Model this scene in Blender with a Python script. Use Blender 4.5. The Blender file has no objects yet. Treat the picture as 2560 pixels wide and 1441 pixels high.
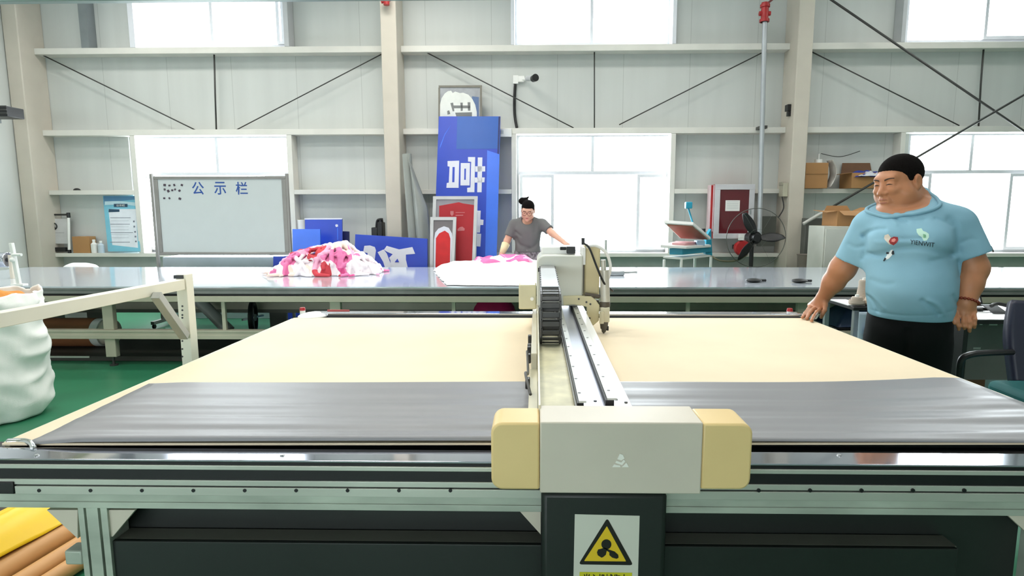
import bpy, bmesh, math, random
import numpy as np
from mathutils import Vector, Matrix, noise
from mathutils.bvhtree import BVHTree
random.seed(4)
SC = bpy.context.scene
COL = SC.collection
PI = math.pi
# ---------------------------------------------------------------- camera
IW, IH = 2560, 1441
F = 1500.0
CX, CY = 1310.0, 720.5
CAM = Vector((0, 0, 1.43))
PITCH = math.atan(196.5 / F)
YAW = 0.02
ROLL = 0.0015
def cam_axes():
    fw = Vector((-math.sin(YAW) * math.cos(PITCH), math.cos(YAW) * math.cos(PITCH), -math.sin(PITCH)))
    rt = fw.cross(Vector((0, 0, 1))).normalized()
    up = rt.cross(fw).normalized()
    c, s = math.cos(ROLL), math.sin(ROLL)
    return fw, rt * c - up * s, up * c + rt * s
FW, RT, UP = cam_axes()
cd = bpy.data.cameras.new('camera')
cam = bpy.data.objects.new('camera', cd)
COL.objects.link(cam)
m = Matrix((RT, UP, -FW)).transposed().to_4x4()
m.translation = CAM
cam.matrix_world = m
cd.sensor_width = 36
cd.lens = F / IW * 36
cd.shift_x = -(CX - IW / 2) / IW
cd.clip_start = 0.05
SC.camera = cam

def ray(px, py):
    return FW + RT * ((px - CX) / F) - UP * ((py - CY) / F)
def AY(px, py, Y):
    d = ray(px, py)
    return CAM + d * (Y / d.y)
def AZ(px, py, Z):
    d = ray(px, py)
    return CAM + d * ((Z - CAM.z) / d.z)
def RP(px, py, p0, n):
    d = ray(px, py)
    return CAM + d * ((p0 - CAM).dot(n) / d.dot(n))
def XA(px, py, Y): return AY(px, py, Y).x
def ZA(px, py, Y): return AY(px, py, Y).z

# ---------------------------------------------------------------- materials
def lin(c):
    r = []
    for v in c:
        v = v / 255.0
        r.append(v / 12.92 if v <= 0.04045 else ((v + 0.055) / 1.055) ** 2.4)
    return (r[0], r[1], r[2], 1.0)
MATS = {}
def mat(name, col, rough=0.5, metal=0.0, var=0.06, scale=6.0, bump=0.0, bscale=40.0, spec=0.5, stretch=(1, 1, 1), coat=0.0, col2=None):
    if name in MATS: return MATS[name]
    M = bpy.data.materials.new(name); M.use_nodes = True
    nt = M.node_tree; N = nt.nodes; L = nt.links
    b = N['Principled BSDF']
    b.inputs['Roughness'].default_value = rough
    b.inputs['Metallic'].default_value = metal
    b.inputs['Specular IOR Level'].default_value = spec
    if coat: b.inputs['Coat Weight'].default_value = coat
    c = lin(col)
    tc = N.new('ShaderNodeTexCoord'); mp = N.new('ShaderNodeMapping')
    mp.inputs['Scale'].default_value = stretch
    L.new(tc.outputs['Object'], mp.inputs['Vector'])
    if var > 0 or col2:
        nz = N.new('ShaderNodeTexNoise'); nz.inputs['Scale'].default_value = scale
        nz.inputs['Detail'].default_value = 5
        L.new(mp.outputs['Vector'], nz.inputs['Vector'])
        rp = N.new('ShaderNodeValToRGB')
        rp.color_ramp.elements[0].position = 0.3; rp.color_ramp.elements[1].position = 0.72
        if col2: a, e = lin(col2), c
        else:
            a = tuple(max(0, v * (1 - var * 1.6)) for v in c[:3]) + (1,); e = tuple(min(1, v * (1 + var)) for v in c[:3]) + (1,)
        rp.color_ramp.elements[0].color = a; rp.color_ramp.elements[1].color = e
        L.new(nz.outputs['Fac'], rp.inputs['Fac'])
        L.new(rp.outputs['Color'], b.inputs['Base Color'])
    else:
        b.inputs['Base Color'].default_value = c
    if bump > 0:
        n2 = N.new('ShaderNodeTexNoise'); n2.inputs['Scale'].default_value = bscale; n2.inputs['Detail'].default_value = 4
        L.new(mp.outputs['Vector'], n2.inputs['Vector'])
        bp = N.new('ShaderNodeBump'); bp.inputs['Strength'].default_value = bump; bp.inputs['Distance'].default_value = 0.01
        L.new(n2.outputs['Fac'], bp.inputs['Height']); L.new(bp.outputs['Normal'], b.inputs['Normal'])
    MATS[name] = M
    return M
def mat_glass(name, tint=(1, 1, 1, 1), refl=0.05):
    if name in MATS: return MATS[name]
    M = bpy.data.materials.new(name); M.use_nodes = True
    nt = M.node_tree; N = nt.nodes; L = nt.links
    N.remove(N['Principled BSDF'])
    t = N.new('ShaderNodeBsdfTransparent'); t.inputs['Color'].default_value = tint
    g = N.new('ShaderNodeBsdfGlossy'); g.inputs['Roughness'].default_value = 0.03
    mx = N.new('ShaderNodeMixShader'); mx.inputs['Fac'].default_value = refl
    L.new(t.outputs[0], mx.inputs[1]); L.new(g.outputs[0], mx.inputs[2])
    L.new(mx.outputs[0], N['Material Output'].inputs['Surface'])
    MATS[name] = M
    return M
def mat_emit(name, col, s):
    if name in MATS: return MATS[name]
    M = bpy.data.materials.new(name); M.use_nodes = True
    b = M.node_tree.nodes['Principled BSDF']
    b.inputs['Base Color'].default_value = lin(col)
    b.inputs['Emission Color'].default_value = lin(col); b.inputs['Emission Strength'].default_value = s
    MATS[name] = M
    return M

# ---------------------------------------------------------------- mesh builder
class MB:
    def __init__(s): s.bm = bmesh.new()
    def box(s, x0, x1, y0, y1, z0, z1):
        if x0 > x1: x0, x1 = x1, x0
        if y0 > y1: y0, y1 = y1, y0
        if z0 > z1: z0, z1 = z1, z0
        v = [s.bm.verts.new(p) for p in ((x0,y0,z0),(x1,y0,z0),(x1,y1,z0),(x0,y1,z0),(x0,y0,z1),(x1,y0,z1),(x1,y1,z1),(x0,y1,z1))]
        for f in ((3,2,1,0),(4,5,6,7),(0,1,5,4),(1,2,6,5),(2,3,7,6),(3,0,4,7)): s.bm.faces.new([v[i] for i in f])
        return s
    def obox(s, c, size, R):
        h = [k / 2 for k in size]; v = []
        for z in (-1, 1):
            for x, y in ((-1,-1),(1,-1),(1,1),(-1,1)):
                v.append(s.bm.verts.new(Vector(c) + R @ Vector((x*h[0], y*h[1], z*h[2]))))
        for f in ((3,2,1,0),(4,5,6,7),(0,1,5,4),(1,2,6,5),(2,3,7,6),(3,0,4,7)): s.bm.faces.new([v[i] for i in f])
        return s
    def bar(s, p0, p1, w, h, upv=(0, 0, 1)):
        p0 = Vector(p0); p1 = Vector(p1); d = (p1 - p0)
        y = d.normalized(); x = y.cross(Vector(upv)).normalized(); z = x.cross(y)
        return s.obox((p0 + p1) / 2, (w, d.length, h), Matrix((x, y, z)).transposed())
    def prism(s, pts, off):
        off = Vector(off); n = len(pts)
        a = [s.bm.verts.new(Vector(p)) for p in pts]; b = [s.bm.verts.new(Vector(p) + off) for p in pts]
        s.bm.faces.new(a); s.bm.faces.new(b[::-1])
        for i in range(n): s.bm.faces.new((a[i], b[i], b[(i+1) % n], a[(i+1) % n]))
        return s
    def cyl(s, p0, p1, r0, r1=None, seg=20, caps=True):
        r1 = r0 if r1 is None else r1
        p0 = Vector(p0); p1 = Vector(p1); d = (p1 - p0).normalized()
        a = d.orthogonal().normalized(); b = d.cross(a); A = []; B = []
        for i in range(seg):
            t = 2 * PI * i / seg; u = a * math.cos(t) + b * math.sin(t)
            A.append(s.bm.verts.new(p0 + u * r0)); B.append(s.bm.verts.new(p1 + u * r1))
        for i in range(seg): s.bm.faces.new((A[i], A[(i+1) % seg], B[(i+1) % seg], B[i]))
        if caps: s.bm.faces.new(A[::-1]); s.bm.faces.new(B)
        return s
    def tube(s, pts, r, seg=8, smooth=True):
        pts = [Vector(p) for p in pts]
        if smooth and len(pts) > 2: pts = spline(pts, 8)
        rings = []; up = None
        for i, p in enumerate(pts):
            t = (pts[min(i+1, len(pts)-1)] - pts[max(i-1, 0)]).normalized()
            up = t.orthogonal().normalized() if up is None else (up - t * up.dot(t)).normalized()
            w = t.cross(up)
            rr = r(i / (len(pts) - 1)) if callable(r) else r
            rings.append([s.bm.verts.new(p + (up * math.cos(2*PI*k/seg) + w * math.sin(2*PI*k/seg)) * rr) for k in range(seg)])
        for a, b in zip(rings, rings[1:]):
            for k in range(seg): s.bm.faces.new((a[k], a[(k+1) % seg], b[(k+1) % seg], b[k]))
        s.bm.faces.new(rings[0][::-1]); s.bm.faces.new(rings[-1])
        return s
    def lathe(s, prof, o, axis=(0, 0, 1), seg=24):
        o = Vector(o); d = Vector(axis).normalized(); a = d.orthogonal().normalized(); b = d.cross(a); R = []
        for r, h in prof:
            R.append([s.bm.verts.new(o + d*h + (a*math.cos(2*PI*k/seg) + b*math.sin(2*PI*k/seg)) * max(r, 1e-5)) for k in range(seg)])
        for p, q in zip(R, R[1:]):
            for k in range(seg): s.bm.faces.new((p[k], p[(k+1) % seg], q[(k+1) % seg], q[k]))
        s.bm.faces.new(R[0][::-1]); s.bm.faces.new(R[-1])
        return s
    def ball(s, c, r, seg=14):
        r = (r, r, r) if not hasattr(r, '__len__') else r
        bmesh.ops.create_uvsphere(s.bm, u_segments=seg, v_segments=max(6, seg // 2 + 2), radius=1,
            matrix=Matrix.Translation(Vector(c)) @ Matrix.Diagonal((r[0], r[1], r[2], 1)))
        return s
    def torus(s, c, axis, R, r, seg=40, rs=8, a0=0, a1=2 * PI):
        d = Vector(axis).normalized(); a = d.orthogonal().normalized(); b = d.cross(a); c = Vector(c)
        full = abs(a1 - a0 - 2 * PI) < 1e-4; n = seg if full else seg + 1; rings = []
        for i in range(n):
            t = a0 + (a1 - a0) * i / seg; u = a * math.cos(t) + b * math.sin(t)
            rings.append([s.bm.verts.new(c + u*(R + r*math.cos(2*PI*k/rs)) + d*r*math.sin(2*PI*k/rs)) for k in range(rs)])
        pr = list(zip(rings, rings[1:])) + ([(rings[-1], rings[0])] if full else [])
        for p, q in pr:
            for k in range(rs): s.bm.faces.new((p[k], p[(k+1) % rs], q[(k+1) % rs], q[k]))
        return s
    def grid(s, fn, nu, nv):
        V = [[s.bm.verts.new(fn(i / nu, j / nv)) for j in range(nv + 1)] for i in range(nu + 1)]
        for i in range(nu):
            for j in range(nv): s.bm.faces.new((V[i][j], V[i+1][j], V[i+1][j+1], V[i][j+1]))
        return s
    def build(s, name, M, parent=None, bevel=0.0, smooth=None, solid=0.0, subd=0):
        bm = s.bm
        bmesh.ops.recalc_face_normals(bm, faces=bm.faces[:])
        me = bpy.data.meshes.new(name); bm.to_mesh(me); bm.free()
        return finish(name, me, M, parent, bevel, smooth, solid, subd)
def spline(pts, n):
    out = []
    P = [pts[0]] + pts + [pts[-1]]
    for i in range(1, len(P) - 2):
        a, b, c, d = P[i-1], P[i], P[i+1], P[i+2]
        for k in range(n):
            t = k / n
            out.append(0.5 * ((2*b) + (c - a)*t + (2*a - 5*b + 4*c - d)*t*t + (3*b - a - 3*c + d)*t*t*t))
    out.append(P[-2]); return out
def root_loc(o):
    while o.parent: o = o.parent
    return Vector(o.location)
XFORM = [None]
def finish(name, me, M, parent=None, bevel=0.0, smooth=None, solid=0.0, subd=0):
    if XFORM[0] is not None: me.transform(XFORM[0])
    o = bpy.data.objects.new(name, me); COL.objects.link(o)
    if M: me.materials.append(M)
    if parent is not None:
        me.transform(Matrix.Translation(-root_loc(parent))); o.parent = parent
    else:
        co = np.empty(len(me.vertices) * 3); me.vertices.foreach_get('co', co); co = co.reshape(-1, 3)
        L = Vector(((co[:,0].min() + co[:,0].max()) / 2, (co[:,1].min() + co[:,1].max()) / 2, co[:,2].min()))
        me.transform(Matrix.Translation(-L)); o.location = L
    if bevel > 0:
        b = o.modifiers.new('bevel', 'BEVEL'); b.width = bevel; b.segments = 2; b.limit_method = 'ANGLE'; b.angle_limit = math.radians(40)
    if solid: 
        k = o.modifiers.new('solid', 'SOLIDIFY'); k.thickness = solid; k.offset = 0
    if subd:
        k = o.modifiers.new('subd', 'SUBSURF'); k.levels = subd; k.render_levels = subd
    if smooth is True: me.shade_smooth()
    elif smooth is None:
        me.shade_smooth(); me.set_sharp_from_angle(angle=math.radians(35))
    return o
def thing(name, label, cat, loc, group=None):
    o = bpy.data.objects.new(name, None); COL.objects.link(o); o.location = loc; o.empty_display_size = 0.1
    return tag(o, label, cat, group)
def tag(o, label, cat, group=None, kind=None):
    o['label'] = label; o['category'] = cat
    if group: o['group'] = group
    if kind: o['kind'] = kind
    return o
def struct(o, label=None):
    o['kind'] = 'structure'
    if label: o['label'] = label
    return o
def BX(*a): return MB().box(*a)
def copy_thing(src, loc, label, group=None):
    c = src.copy(); COL.objects.link(c); c.location = loc; c['label'] = label
    if group: c['group'] = group
    for ch in list(src.children):
        d = ch.copy(); COL.objects.link(d); d.parent = c
        for g in list(ch.children):
            e = g.copy(); COL.objects.link(e); e.parent = d
    return c
def plane_frame(p0, n):
    n = Vector(n).normalized(); x = Vector((0, 0, 1)).cross(n).normalized()
    if x.x < 0: x = -x
    z = n.cross(x); 
    if z.z < 0: z = -z
    return Vector(p0), x, z, n
def text_bm(body, size=1.0, bold=0.0):
    cu = bpy.data.curves.new('txt', 'FONT'); cu.body = body; cu.size = size; cu.align_x = 'CENTER'; cu.align_y = 'CENTER'; cu.offset = bold
    o = bpy.data.objects.new('txt', cu); COL.objects.link(o)
    dg = bpy.context.evaluated_depsgraph_get()
    me = bpy.data.meshes.new_from_object(o.evaluated_get(dg))
    bpy.data.objects.remove(o)
    return me
def text_on(body, c, ux, uz, w, h, n, name, M, parent, bold=0.0, thick=0.0015):
    """fit a text into w x h centred at c, on axes ux, uz; n points to the viewer"""
    me = text_bm(body, 1.0, bold)
    co = np.array([v.co[:] for v in me.vertices])
    mn, mx = co.min(0), co.max(0)
    B = MB(); n = Vector(n)
    def mp(p):
        u = (p[0] - (mn[0] + mx[0]) / 2) / max(1e-6, mx[0] - mn[0]) * w
        v = (p[1] - (mn[1] + mx[1]) / 2) / max(1e-6, mx[1] - mn[1]) * h
        return Vector(c) + Vector(ux) * u + Vector(uz) * v + n * thick
    V = [B.bm.verts.new(mp(p)) for p in co]
    for p in me.polygons:
        try: B.bm.faces.new([V[i] for i in p.vertices])
        except ValueError: pass
    ret = bmesh.ops.extrude_face_region(B.bm, geom=B.bm.faces[:])
    for g in ret['geom']:
        if isinstance(g, bmesh.types.BMVert): g.co -= n * thick * 0.9
    return B.build(name, M, parent, smooth=False)
def cloth_blob(outline, hfun, zbase, nr=26, npts=110, jag=0.0, seed=0):
    """closed cloth mound: outline in world xy, height hfun(s, x, y)"""
    P = [Vector((p[0], p[1], 0)) for p in outline]
    P = spline(P + [P[0]], 12)[:-1]
    n = len(P); c = sum(P, Vector()) / n
    B = MB(); rings = []
    for r in range(nr + 1):
        s = 1 - r / nr
        ring = []
        for p in P:
            q = c + (p - c) * s
            if jag:
                q = q + Vector((noise.noise(q * 9 + Vector((seed, 0, 3))), noise.noise(q * 9 + Vector((seed, 7, 3))), 0)) * jag * min(1, s * 3)
            ring.append(B.bm.verts.new((q.x, q.y, zbase + max(0.002, hfun(s, q.x, q.y)))))
            if r == nr: break
        rings.append(ring)
    for a, b in zip(rings, rings[1:]):
        if len(b) == 1:
            for k in range(n): B.bm.faces.new((a[k], a[(k+1) % n], b[0]))
        else:
            for k in range(n): B.bm.faces.new((a[k], a[(k+1) % n], b[(k+1) % n], b[k]))
    B.bm.faces.new([B.bm.verts.new((v.co.x, v.co.y, zbase + 0.0005)) for v in rings[0]][::-1])
    return B
# ================================================================ the hall
M_wall = mat('wall_panel', (206, 209, 205), 0.45, 0, 0.035, 1.2, 0.02, 3, stretch=(3, 1, 0.25))
def wall_seams(M):
    nt = M.node_tree; N = nt.nodes; L = nt.links; b = N['Principled BSDF']
    src = b.inputs['Base Color'].links[0].from_socket
    tc = N.new('ShaderNodeTexCoord'); sp = N.new('ShaderNodeSeparateXYZ'); L.new(tc.outputs['Object'], sp.inputs[0])
    md = N.new('ShaderNodeMath'); md.operation = 'MODULO'; md.inputs[1].default_value = 0.95
    ad = N.new('ShaderNodeMath'); ad.operation = 'ADD'; ad.inputs[1].default_value = 95.3
    L.new(sp.outputs['X'], ad.inputs[0]); L.new(ad.outputs[0], md.inputs[0])
    lt = N.new('ShaderNodeMath'); lt.operation = 'LESS_THAN'; lt.inputs[1].default_value = 0.008; L.new(md.outputs[0], lt.inputs[0])
    mx = N.new('ShaderNodeMix'); mx.data_type = 'RGBA'; mx.inputs['B'].default_value = lin((165, 168, 164))
    ml = N.new('ShaderNodeMath'); ml.operation = 'MULTIPLY'; ml.inputs[1].default_value = 0.6; L.new(lt.outputs[0], ml.inputs[0])
    L.new(ml.outputs[0], mx.inputs['Factor']); L.new(src, mx.inputs['A']); L.new(mx.outputs['Result'], b.inputs['Base Color'])
wall_seams(M_wall)
M_steel_w = mat('painted_steel', (226, 224, 216), 0.4, 0, 0.04, 3)
M_column = mat('column_paint', (208, 200, 186), 0.45, 0, 0.04, 2.5)
M_frame = mat('window_aluminium', (226, 228, 234), 0.35, 0.0, 0.02)
M_jamb = mat('jamb_grey', (196, 198, 200), 0.4, 0.0, 0.03)
M_glass = mat_glass('window_glass', (1, 1, 1, 1), 0.04)
M_floor = mat('green_epoxy_floor', (44, 118, 84), 0.33, 0, 0.10, 2.2, 0.02, 12, spec=.5)
M_ceil = mat('ceiling_sheet', (205, 208, 208), 0.6, 0, 0.03)
M_low = mat('plinth_paint', (188, 188, 184), 0.5, 0, 0.08, 3)
M_rod = mat('dark_rod', (70, 70, 68), 0.45, 0.4, 0.05)
M_black = mat('black_plastic', (24, 24, 25), 0.4, 0, 0.05)
M_red = mat('red_enamel', (176, 38, 40), 0.35, 0, 0.06)
M_pipe = mat('galvanised_pipe', (190, 194, 198), 0.35, 0.5, 0.05)
WY, GY, CYF = 9.0, 8.80, 8.55
XL = XA(40, 400, CYF); XR = 10.5; YB = -4.0; ZC = 6.2
struct(BX(XL, XR, YB, WY + .15, -0.1, 0).build('floor', M_floor))
struct(BX(XL, XR, YB, WY + .15, ZC, ZC + .1).build('ceiling', M_ceil))
struct(BX(XL - .15, XL, YB, WY + .15, 0, ZC).build('wall_left', M_wall))
struct(BX(XR, XR + .15, YB, WY + .15, 0, ZC).build('wall_right', M_wall))
OPF_FILL = [[-6.4, -3.6, .8, 1.75], [-2.6, .2, .8, 1.75]]  # unseen windows added behind the camera to give front daylight
fx = sorted({XL, XR} | {v for o in OPF_FILL for v in o[:2]}); fz = [0, .8, 1.75, ZC]
B = MB()
for x0, x1 in zip(fx, fx[1:]):
    for z0, z1 in zip(fz, fz[1:]):
        if not any(o[0] < (x0 + x1) / 2 < o[1] and o[2] < (z0 + z1) / 2 < o[3] for o in OPF_FILL): B.box(x0, x1, YB - .15, YB, z0, z1)
bmesh.ops.remove_doubles(B.bm, verts=B.bm.verts[:], dist=1e-4)
struct(B.build('wall_front', M_wall, smooth=False))
# openings of the back wall, from the photograph's pixels at the wall plane
def op(x0, x1, y0, y1):
    a = AY(x0, y1, WY); b = AY(x1, y0, WY); return [a.x, b.x, a.z, b.z]
OPN = [op(338, 712, -230, 121), op(1284, 1688, -235, 112), op(2262, 2665, -240, 103),
       op(345, 724, 342, 634), op(1290, 1682, 333, 634), op(2250, 2650, 330, 628)]
for o in OPN[:3]: o[2] = ZA(1480, 114, WY); o[3] = 5.3
for o in OPN[3:]: o[2] = ZA(1480, 633, WY); o[3] = ZA(1480, 333, WY)
xs = sorted({XL, XR} | {v for o in OPN for v in o[:2]}); zs = sorted({0, ZC} | {v for o in OPN for v in o[2:]})
B = MB()
for x0, x1 in zip(xs, xs[1:]):
    for z0, z1 in zip(zs, zs[1:]):
        cx, cz = (x0 + x1) / 2, (z0 + z1) / 2
        if not any(o[0] < cx < o[1] and o[2] < cz < o[3] for o in OPN): B.box(x0, x1, WY, WY + .15, z0, z1)
bmesh.ops.remove_doubles(B.bm, verts=B.bm.verts[:], dist=1e-4)
struct(B.build('wall_back', M_wall, smooth=False))
# windows
def window(n, o, mull_top, low_sashes, transom=None):
    x0, x1, z0, z1 = o; y0, y1 = WY + .03, WY + .09; w = .05
    B = MB(); B.box(x0, x0 + w, y0, y1, z0, z1).box(x1 - w, x1, y0, y1, z0, z1).box(x0 + w, x1 - w, y0, y1, z0, z0 + w).box(x0 + w, x1 - w, y0, y1, z1 - w, z1)
    r = struct(B.build('window_%d' % n, M_frame, bevel=.004))
    B = MB()
    if transom: B.box(x0 + w, x1 - w, y0 + .005, y1, transom - .025, transom + .025)
    for mx in mull_top: B.box(mx - .022, mx + .022, y0 + .005, y1, (transom or z0) + .0251 if transom else z0 + w, z1 - w)
    B.build('mullion', M_frame, r, bevel=.003)
    for a, b in low_sashes:
        zt = (transom - .025) if transom else z1 - w
        B = MB(); k = .045
        B.box(a, a + k, y0 - .03, y0 + .03, z0 + w, zt).box(b - k, b, y0 - .03, y0 + .03, z0 + w, zt).box(a + k, b - k, y0 - .03, y0 + .03, z0 + w, z0 + w + k).box(a + k, b - k, y0 - .03, y0 + .03, zt - k, zt)
        B.build('sash', M_frame, r, bevel=.003)
    BX(x0 + w * .5, x1 - w * .5, WY + .06, WY + .066, z0 + w * .5, z1 - w * .5).build('pane', M_glass, r)
    BX(x0 - .02, x1 + .02, WY - .06, WY + .03, z0 - .03, z0).build('sill', M_frame, r, bevel=.004) if transom else None
    return r
X9 = lambda px, py=400: XA(px, py, WY)
window(1, OPN[0], [X9(525, 60)], [(X9(690, 60), X9(710, 60))])
window(2, OPN[1], [X9(1480, 60)], [])
window(3, OPN[2], [], [(X9(2462, 60), X9(2662, 60))])
TR = ZA(1480, 432, WY)
window(4, OPN[3], [X9(540)], [(X9(352), X9(392, 500)), (X9(660), X9(718))], TR)
window(5, OPN[4], [X9(1482)], [(X9(1299, 500), X9(1385, 500)), (X9(1592, 500), X9(1672, 500))], TR)
window(6, OPN[5], [X9(2432)], [(X9(2262, 500), X9(2325, 500)), (X9(2520, 500), X9(2640, 500))], TR)
for k, o in enumerate(OPF_FILL):  # frames and panes of the added front windows
    x0, x1, z0, z1 = o; w = .05
    B = MB(); B.box(x0, x0 + w, YB - .1, YB - .03, z0, z1).box(x1 - w, x1, YB - .1, YB - .03, z0, z1).box(x0 + w, x1 - w, YB - .1, YB - .03, z0, z0 + w).box(x0 + w, x1 - w, YB - .1, YB - .03, z1 - w, z1).box((x0 + x1) / 2 - .02, (x0 + x1) / 2 + .02, YB - .1, YB - .03, z0 + w, z1 - w)
    r = struct(B.build('window_%d' % (7 + k), M_frame)); BX(x0 + w * .5, x1 - w * .5, YB - .07, YB - .064, z0 + w * .5, z1 - w * .5).build('pane', M_glass, r)
# columns
tn = [0]
def trim(B, M, label=None, bevel=.006):
    tn[0] += 1
    return struct(B.build('trim_%d' % tn[0], M, bevel=bevel), label)
def column(pl, pr, py, label):
    a, b = XA(pl, py, CYF), XA(pr, py, CYF)
    B = MB(); B.box(a, b, CYF, CYF + .014, 0, ZC).box(a, b, WY - .016, WY - .002, 0, ZC)
    B.box((a + b) / 2 - .004, (a + b) / 2 + .004, CYF + .014, WY - .016, 0, ZC)
    return a, b, B
def boxcol(pl, pr, py, label):
    a, b = XA(pl, py, CYF), XA(pr, py, CYF)
    B = MB(); B.box(a, b, CYF, WY - .002, 0, ZC)
    trim(B, M_column, label, .012); return a, b
cl = boxcol(42, 78, 400, 'cream steel column in the left corner of the hall')
cm = boxcol(958, 997, 300, 'cream steel column beside the tall blue sign')
cr = boxcol(1984, 2022, 300, 'cream steel column behind the man in the blue shirt')
# girts between the columns
def girt(x0, x1, z, h, label=None, d=GY):
    B = MB(); B.box(x0, x1, d, d + .012, z - h / 2, z + h / 2).box(x0, x1, d + .012, WY - .002, z + h / 2 - .012, z + h / 2).box(x0, x1, d + .012, WY - .002, z - h / 2, z - h / 2 + .012)
    return trim(B, M_steel_w, label, .003)
G = [ZA(1480, 119, GY), ZA(1480, 327, GY), ZA(1480, 479, GY), ZA(1480, 638, GY)]
bays = [(cl[1], cm[0]), (cm[1], cr[0]), (cr[1], XR - .01)]
for z, h in ((G[0], .085), (G[1], .08), (G[3], .055)):
    for a, b in bays: girt(a + .001, b - .001, z, h)
X8 = lambda px, py=480: XA(px, py, GY)
jm = [(X8(335), X8(347)), (X8(722), X8(735)), (X8(1279), X8(1291)), (X8(1674), X8(1686)), (X8(2243), X8(2254)), (X8(2655), X8(2668))]
for (a, b), (c, d) in zip([(cl[1], jm[0][0]), (jm[1][1], cm[0]), (cm[1], jm[2][0]), (jm[3][1], cr[0]), (cr[1], jm[4][0]), (jm[5][1], XR - .01)], [(0, 0)] * 6):
    girt(a + .001, b - .001, G[2], .065)
for a, b in jm:
    trim(BX(a, b, GY + .002, WY - .002, G[3] + .03, G[1] - .042), M_steel_w, None, .003)
for pl, pr, M in ((320, 334, M_frame), (708, 720, M_jamb), (1277, 1286, M_frame), (1682, 1692, M_frame), (2256, 2266, M_jamb)):
    trim(BX(XA(pl, 60, GY), XA(pr, 60, GY), GY + .002, WY - .002, G[0] + .045, ZC - .01), M, None, .003)
trim(BX(XA(194, 60, GY), XA(214, 60, GY), GY + .03, WY - .002, G[0] + .045, ZC - .01), mat('dark_grey_post', (128, 134, 136), .5), None, .003)
# low dado below the sill
for a, b in bays: trim(BX(a + .001, b - .001, WY - .05, WY - .003, .002, G[3] - .03), M_low, None, .002)
# left wall girts and the second post in the corner
for z in (G[0] + .35, G[1] + .12): trim(BX(XL + .001, XL + .12, 2.0, CYF - .3, z - .06, z + .06), mat('dark_grey_post', (128, 134, 136)), None)
p = AY(22, 640, 7.9)
MBx = MB(); MBx.bar((XL + .14, 7.6, .001), (XL + .14, 7.6, 3.1), .24, .2, (0, 1, 0))
trim(MBx, mat('greenish_paint', (205, 213, 200), .45), 'pale green steel post at the left end of the hall')

# top rail crossing near the ceiling edge of the view
zt = ZA(640, 2, 4.0)
t = thing('overhead_rail', 'pale grey overhead rail crossing the top left of the hall', 'rail', (XA(600, 5, 4.0), 4.0, zt))
BX(XA(-300, 5, 4.0), XA(1275, 0, 4.0), 3.97, 4.03, zt, zt + .06).build('beam', mat('rail_paint', (150, 165, 165), .4, .2), t, bevel=.006)
for px in (-200, 500, 1200): MB().cyl((XA(px, 5, 4.0), 4.0, zt + .06), (XA(px, 5, 4.0), 4.0, ZC), .008).build('hanger_rod', M_rod, t)

# brace rods, every rod its own thing
def rod(name, pts, r, label, group, M=M_rod, cat='rod', Y=GY + .08):
    P = [AY(px, py, Y) for px, py in pts]
    o = MB().tube(P, r, 8, smooth=False).build(name, M, None, smooth=True)
    return tag(o, label, cat, group)
g1 = 'thin diagonal brace rods of the back wall'
rod('brace_rod', [(66, 118), (498, 330)], .009, 'thin diagonal brace rod falling from the left corner column to the left window', g1)
rod('brace_rod', [(955, 135), (585, 328)], .008, 'thin diagonal brace rod falling from the middle column towards the left window', g1)
rod('brace_rod', [(1046, 121), (1434, 320)], .008, 'thin diagonal brace rod passing behind the security camera cable', g1)
rod('brace_rod', [(1905, 132), (1548, 312)], .008, 'thin diagonal brace rod falling from the grey riser pipe to the middle window', g1)
rod('brace_rod', [(2030, 130), (2398, 314)], .009, 'thin diagonal brace rod right of the column above the cardboard boxes', g1)
g2 = 'upright sag rods of the back wall'
rod('sag_rod', [(535, 122), (538, 240), (541, 328)], .012, 'dark upright rod above the whiteboard window', g2)
rod('sag_rod', [(1486, 118), (1486, 326)], .009, 'dark upright rod above the middle window', g2)
rod('sag_rod', [(2460, 110), (2452, 210), (2446, 322)], .012, 'dark upright rod above the right window, slightly bent', g2)
g3 = 'thick cross brace rods at the right'
pA, pB = AY(2070, -6, 8.62), AY(2610, 362, 8.62); dAB = (pB - pA) / (pB.x - pA.x)
tag(MB().tube([pA + dAB * (cr[1] - pA.x), pA + dAB * (XR - .02 - pA.x) if (pA + dAB * (XR - .02 - pA.x)).z > 0 else pA - dAB * (pA.z / dAB.z)], .016, 8, smooth=False).build('cross_brace', M_rod, None, smooth=True), 'thick dark brace rod falling from the top to the right edge of the hall', 'rod', g3)
P0, P1 = AY(2008, 560, 8.35), AY(2620, 202, 8.35)
t = thing('cross_brace', 'thick dark brace rod rising from the right column behind the man', 'rod', P0, g3)
MB().cyl(P0.lerp(P1, .12), P1, .015).build('rod', M_rod, t, smooth=True)
MB().cyl(P0, P0.lerp(P1, .07), .022, .026).cyl(P0.lerp(P1, .07), P0.lerp(P1, .125), .026, .015).build('turnbuckle', mat('turnbuckle_grey', (205, 205, 200), .4, .3), t)
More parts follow.
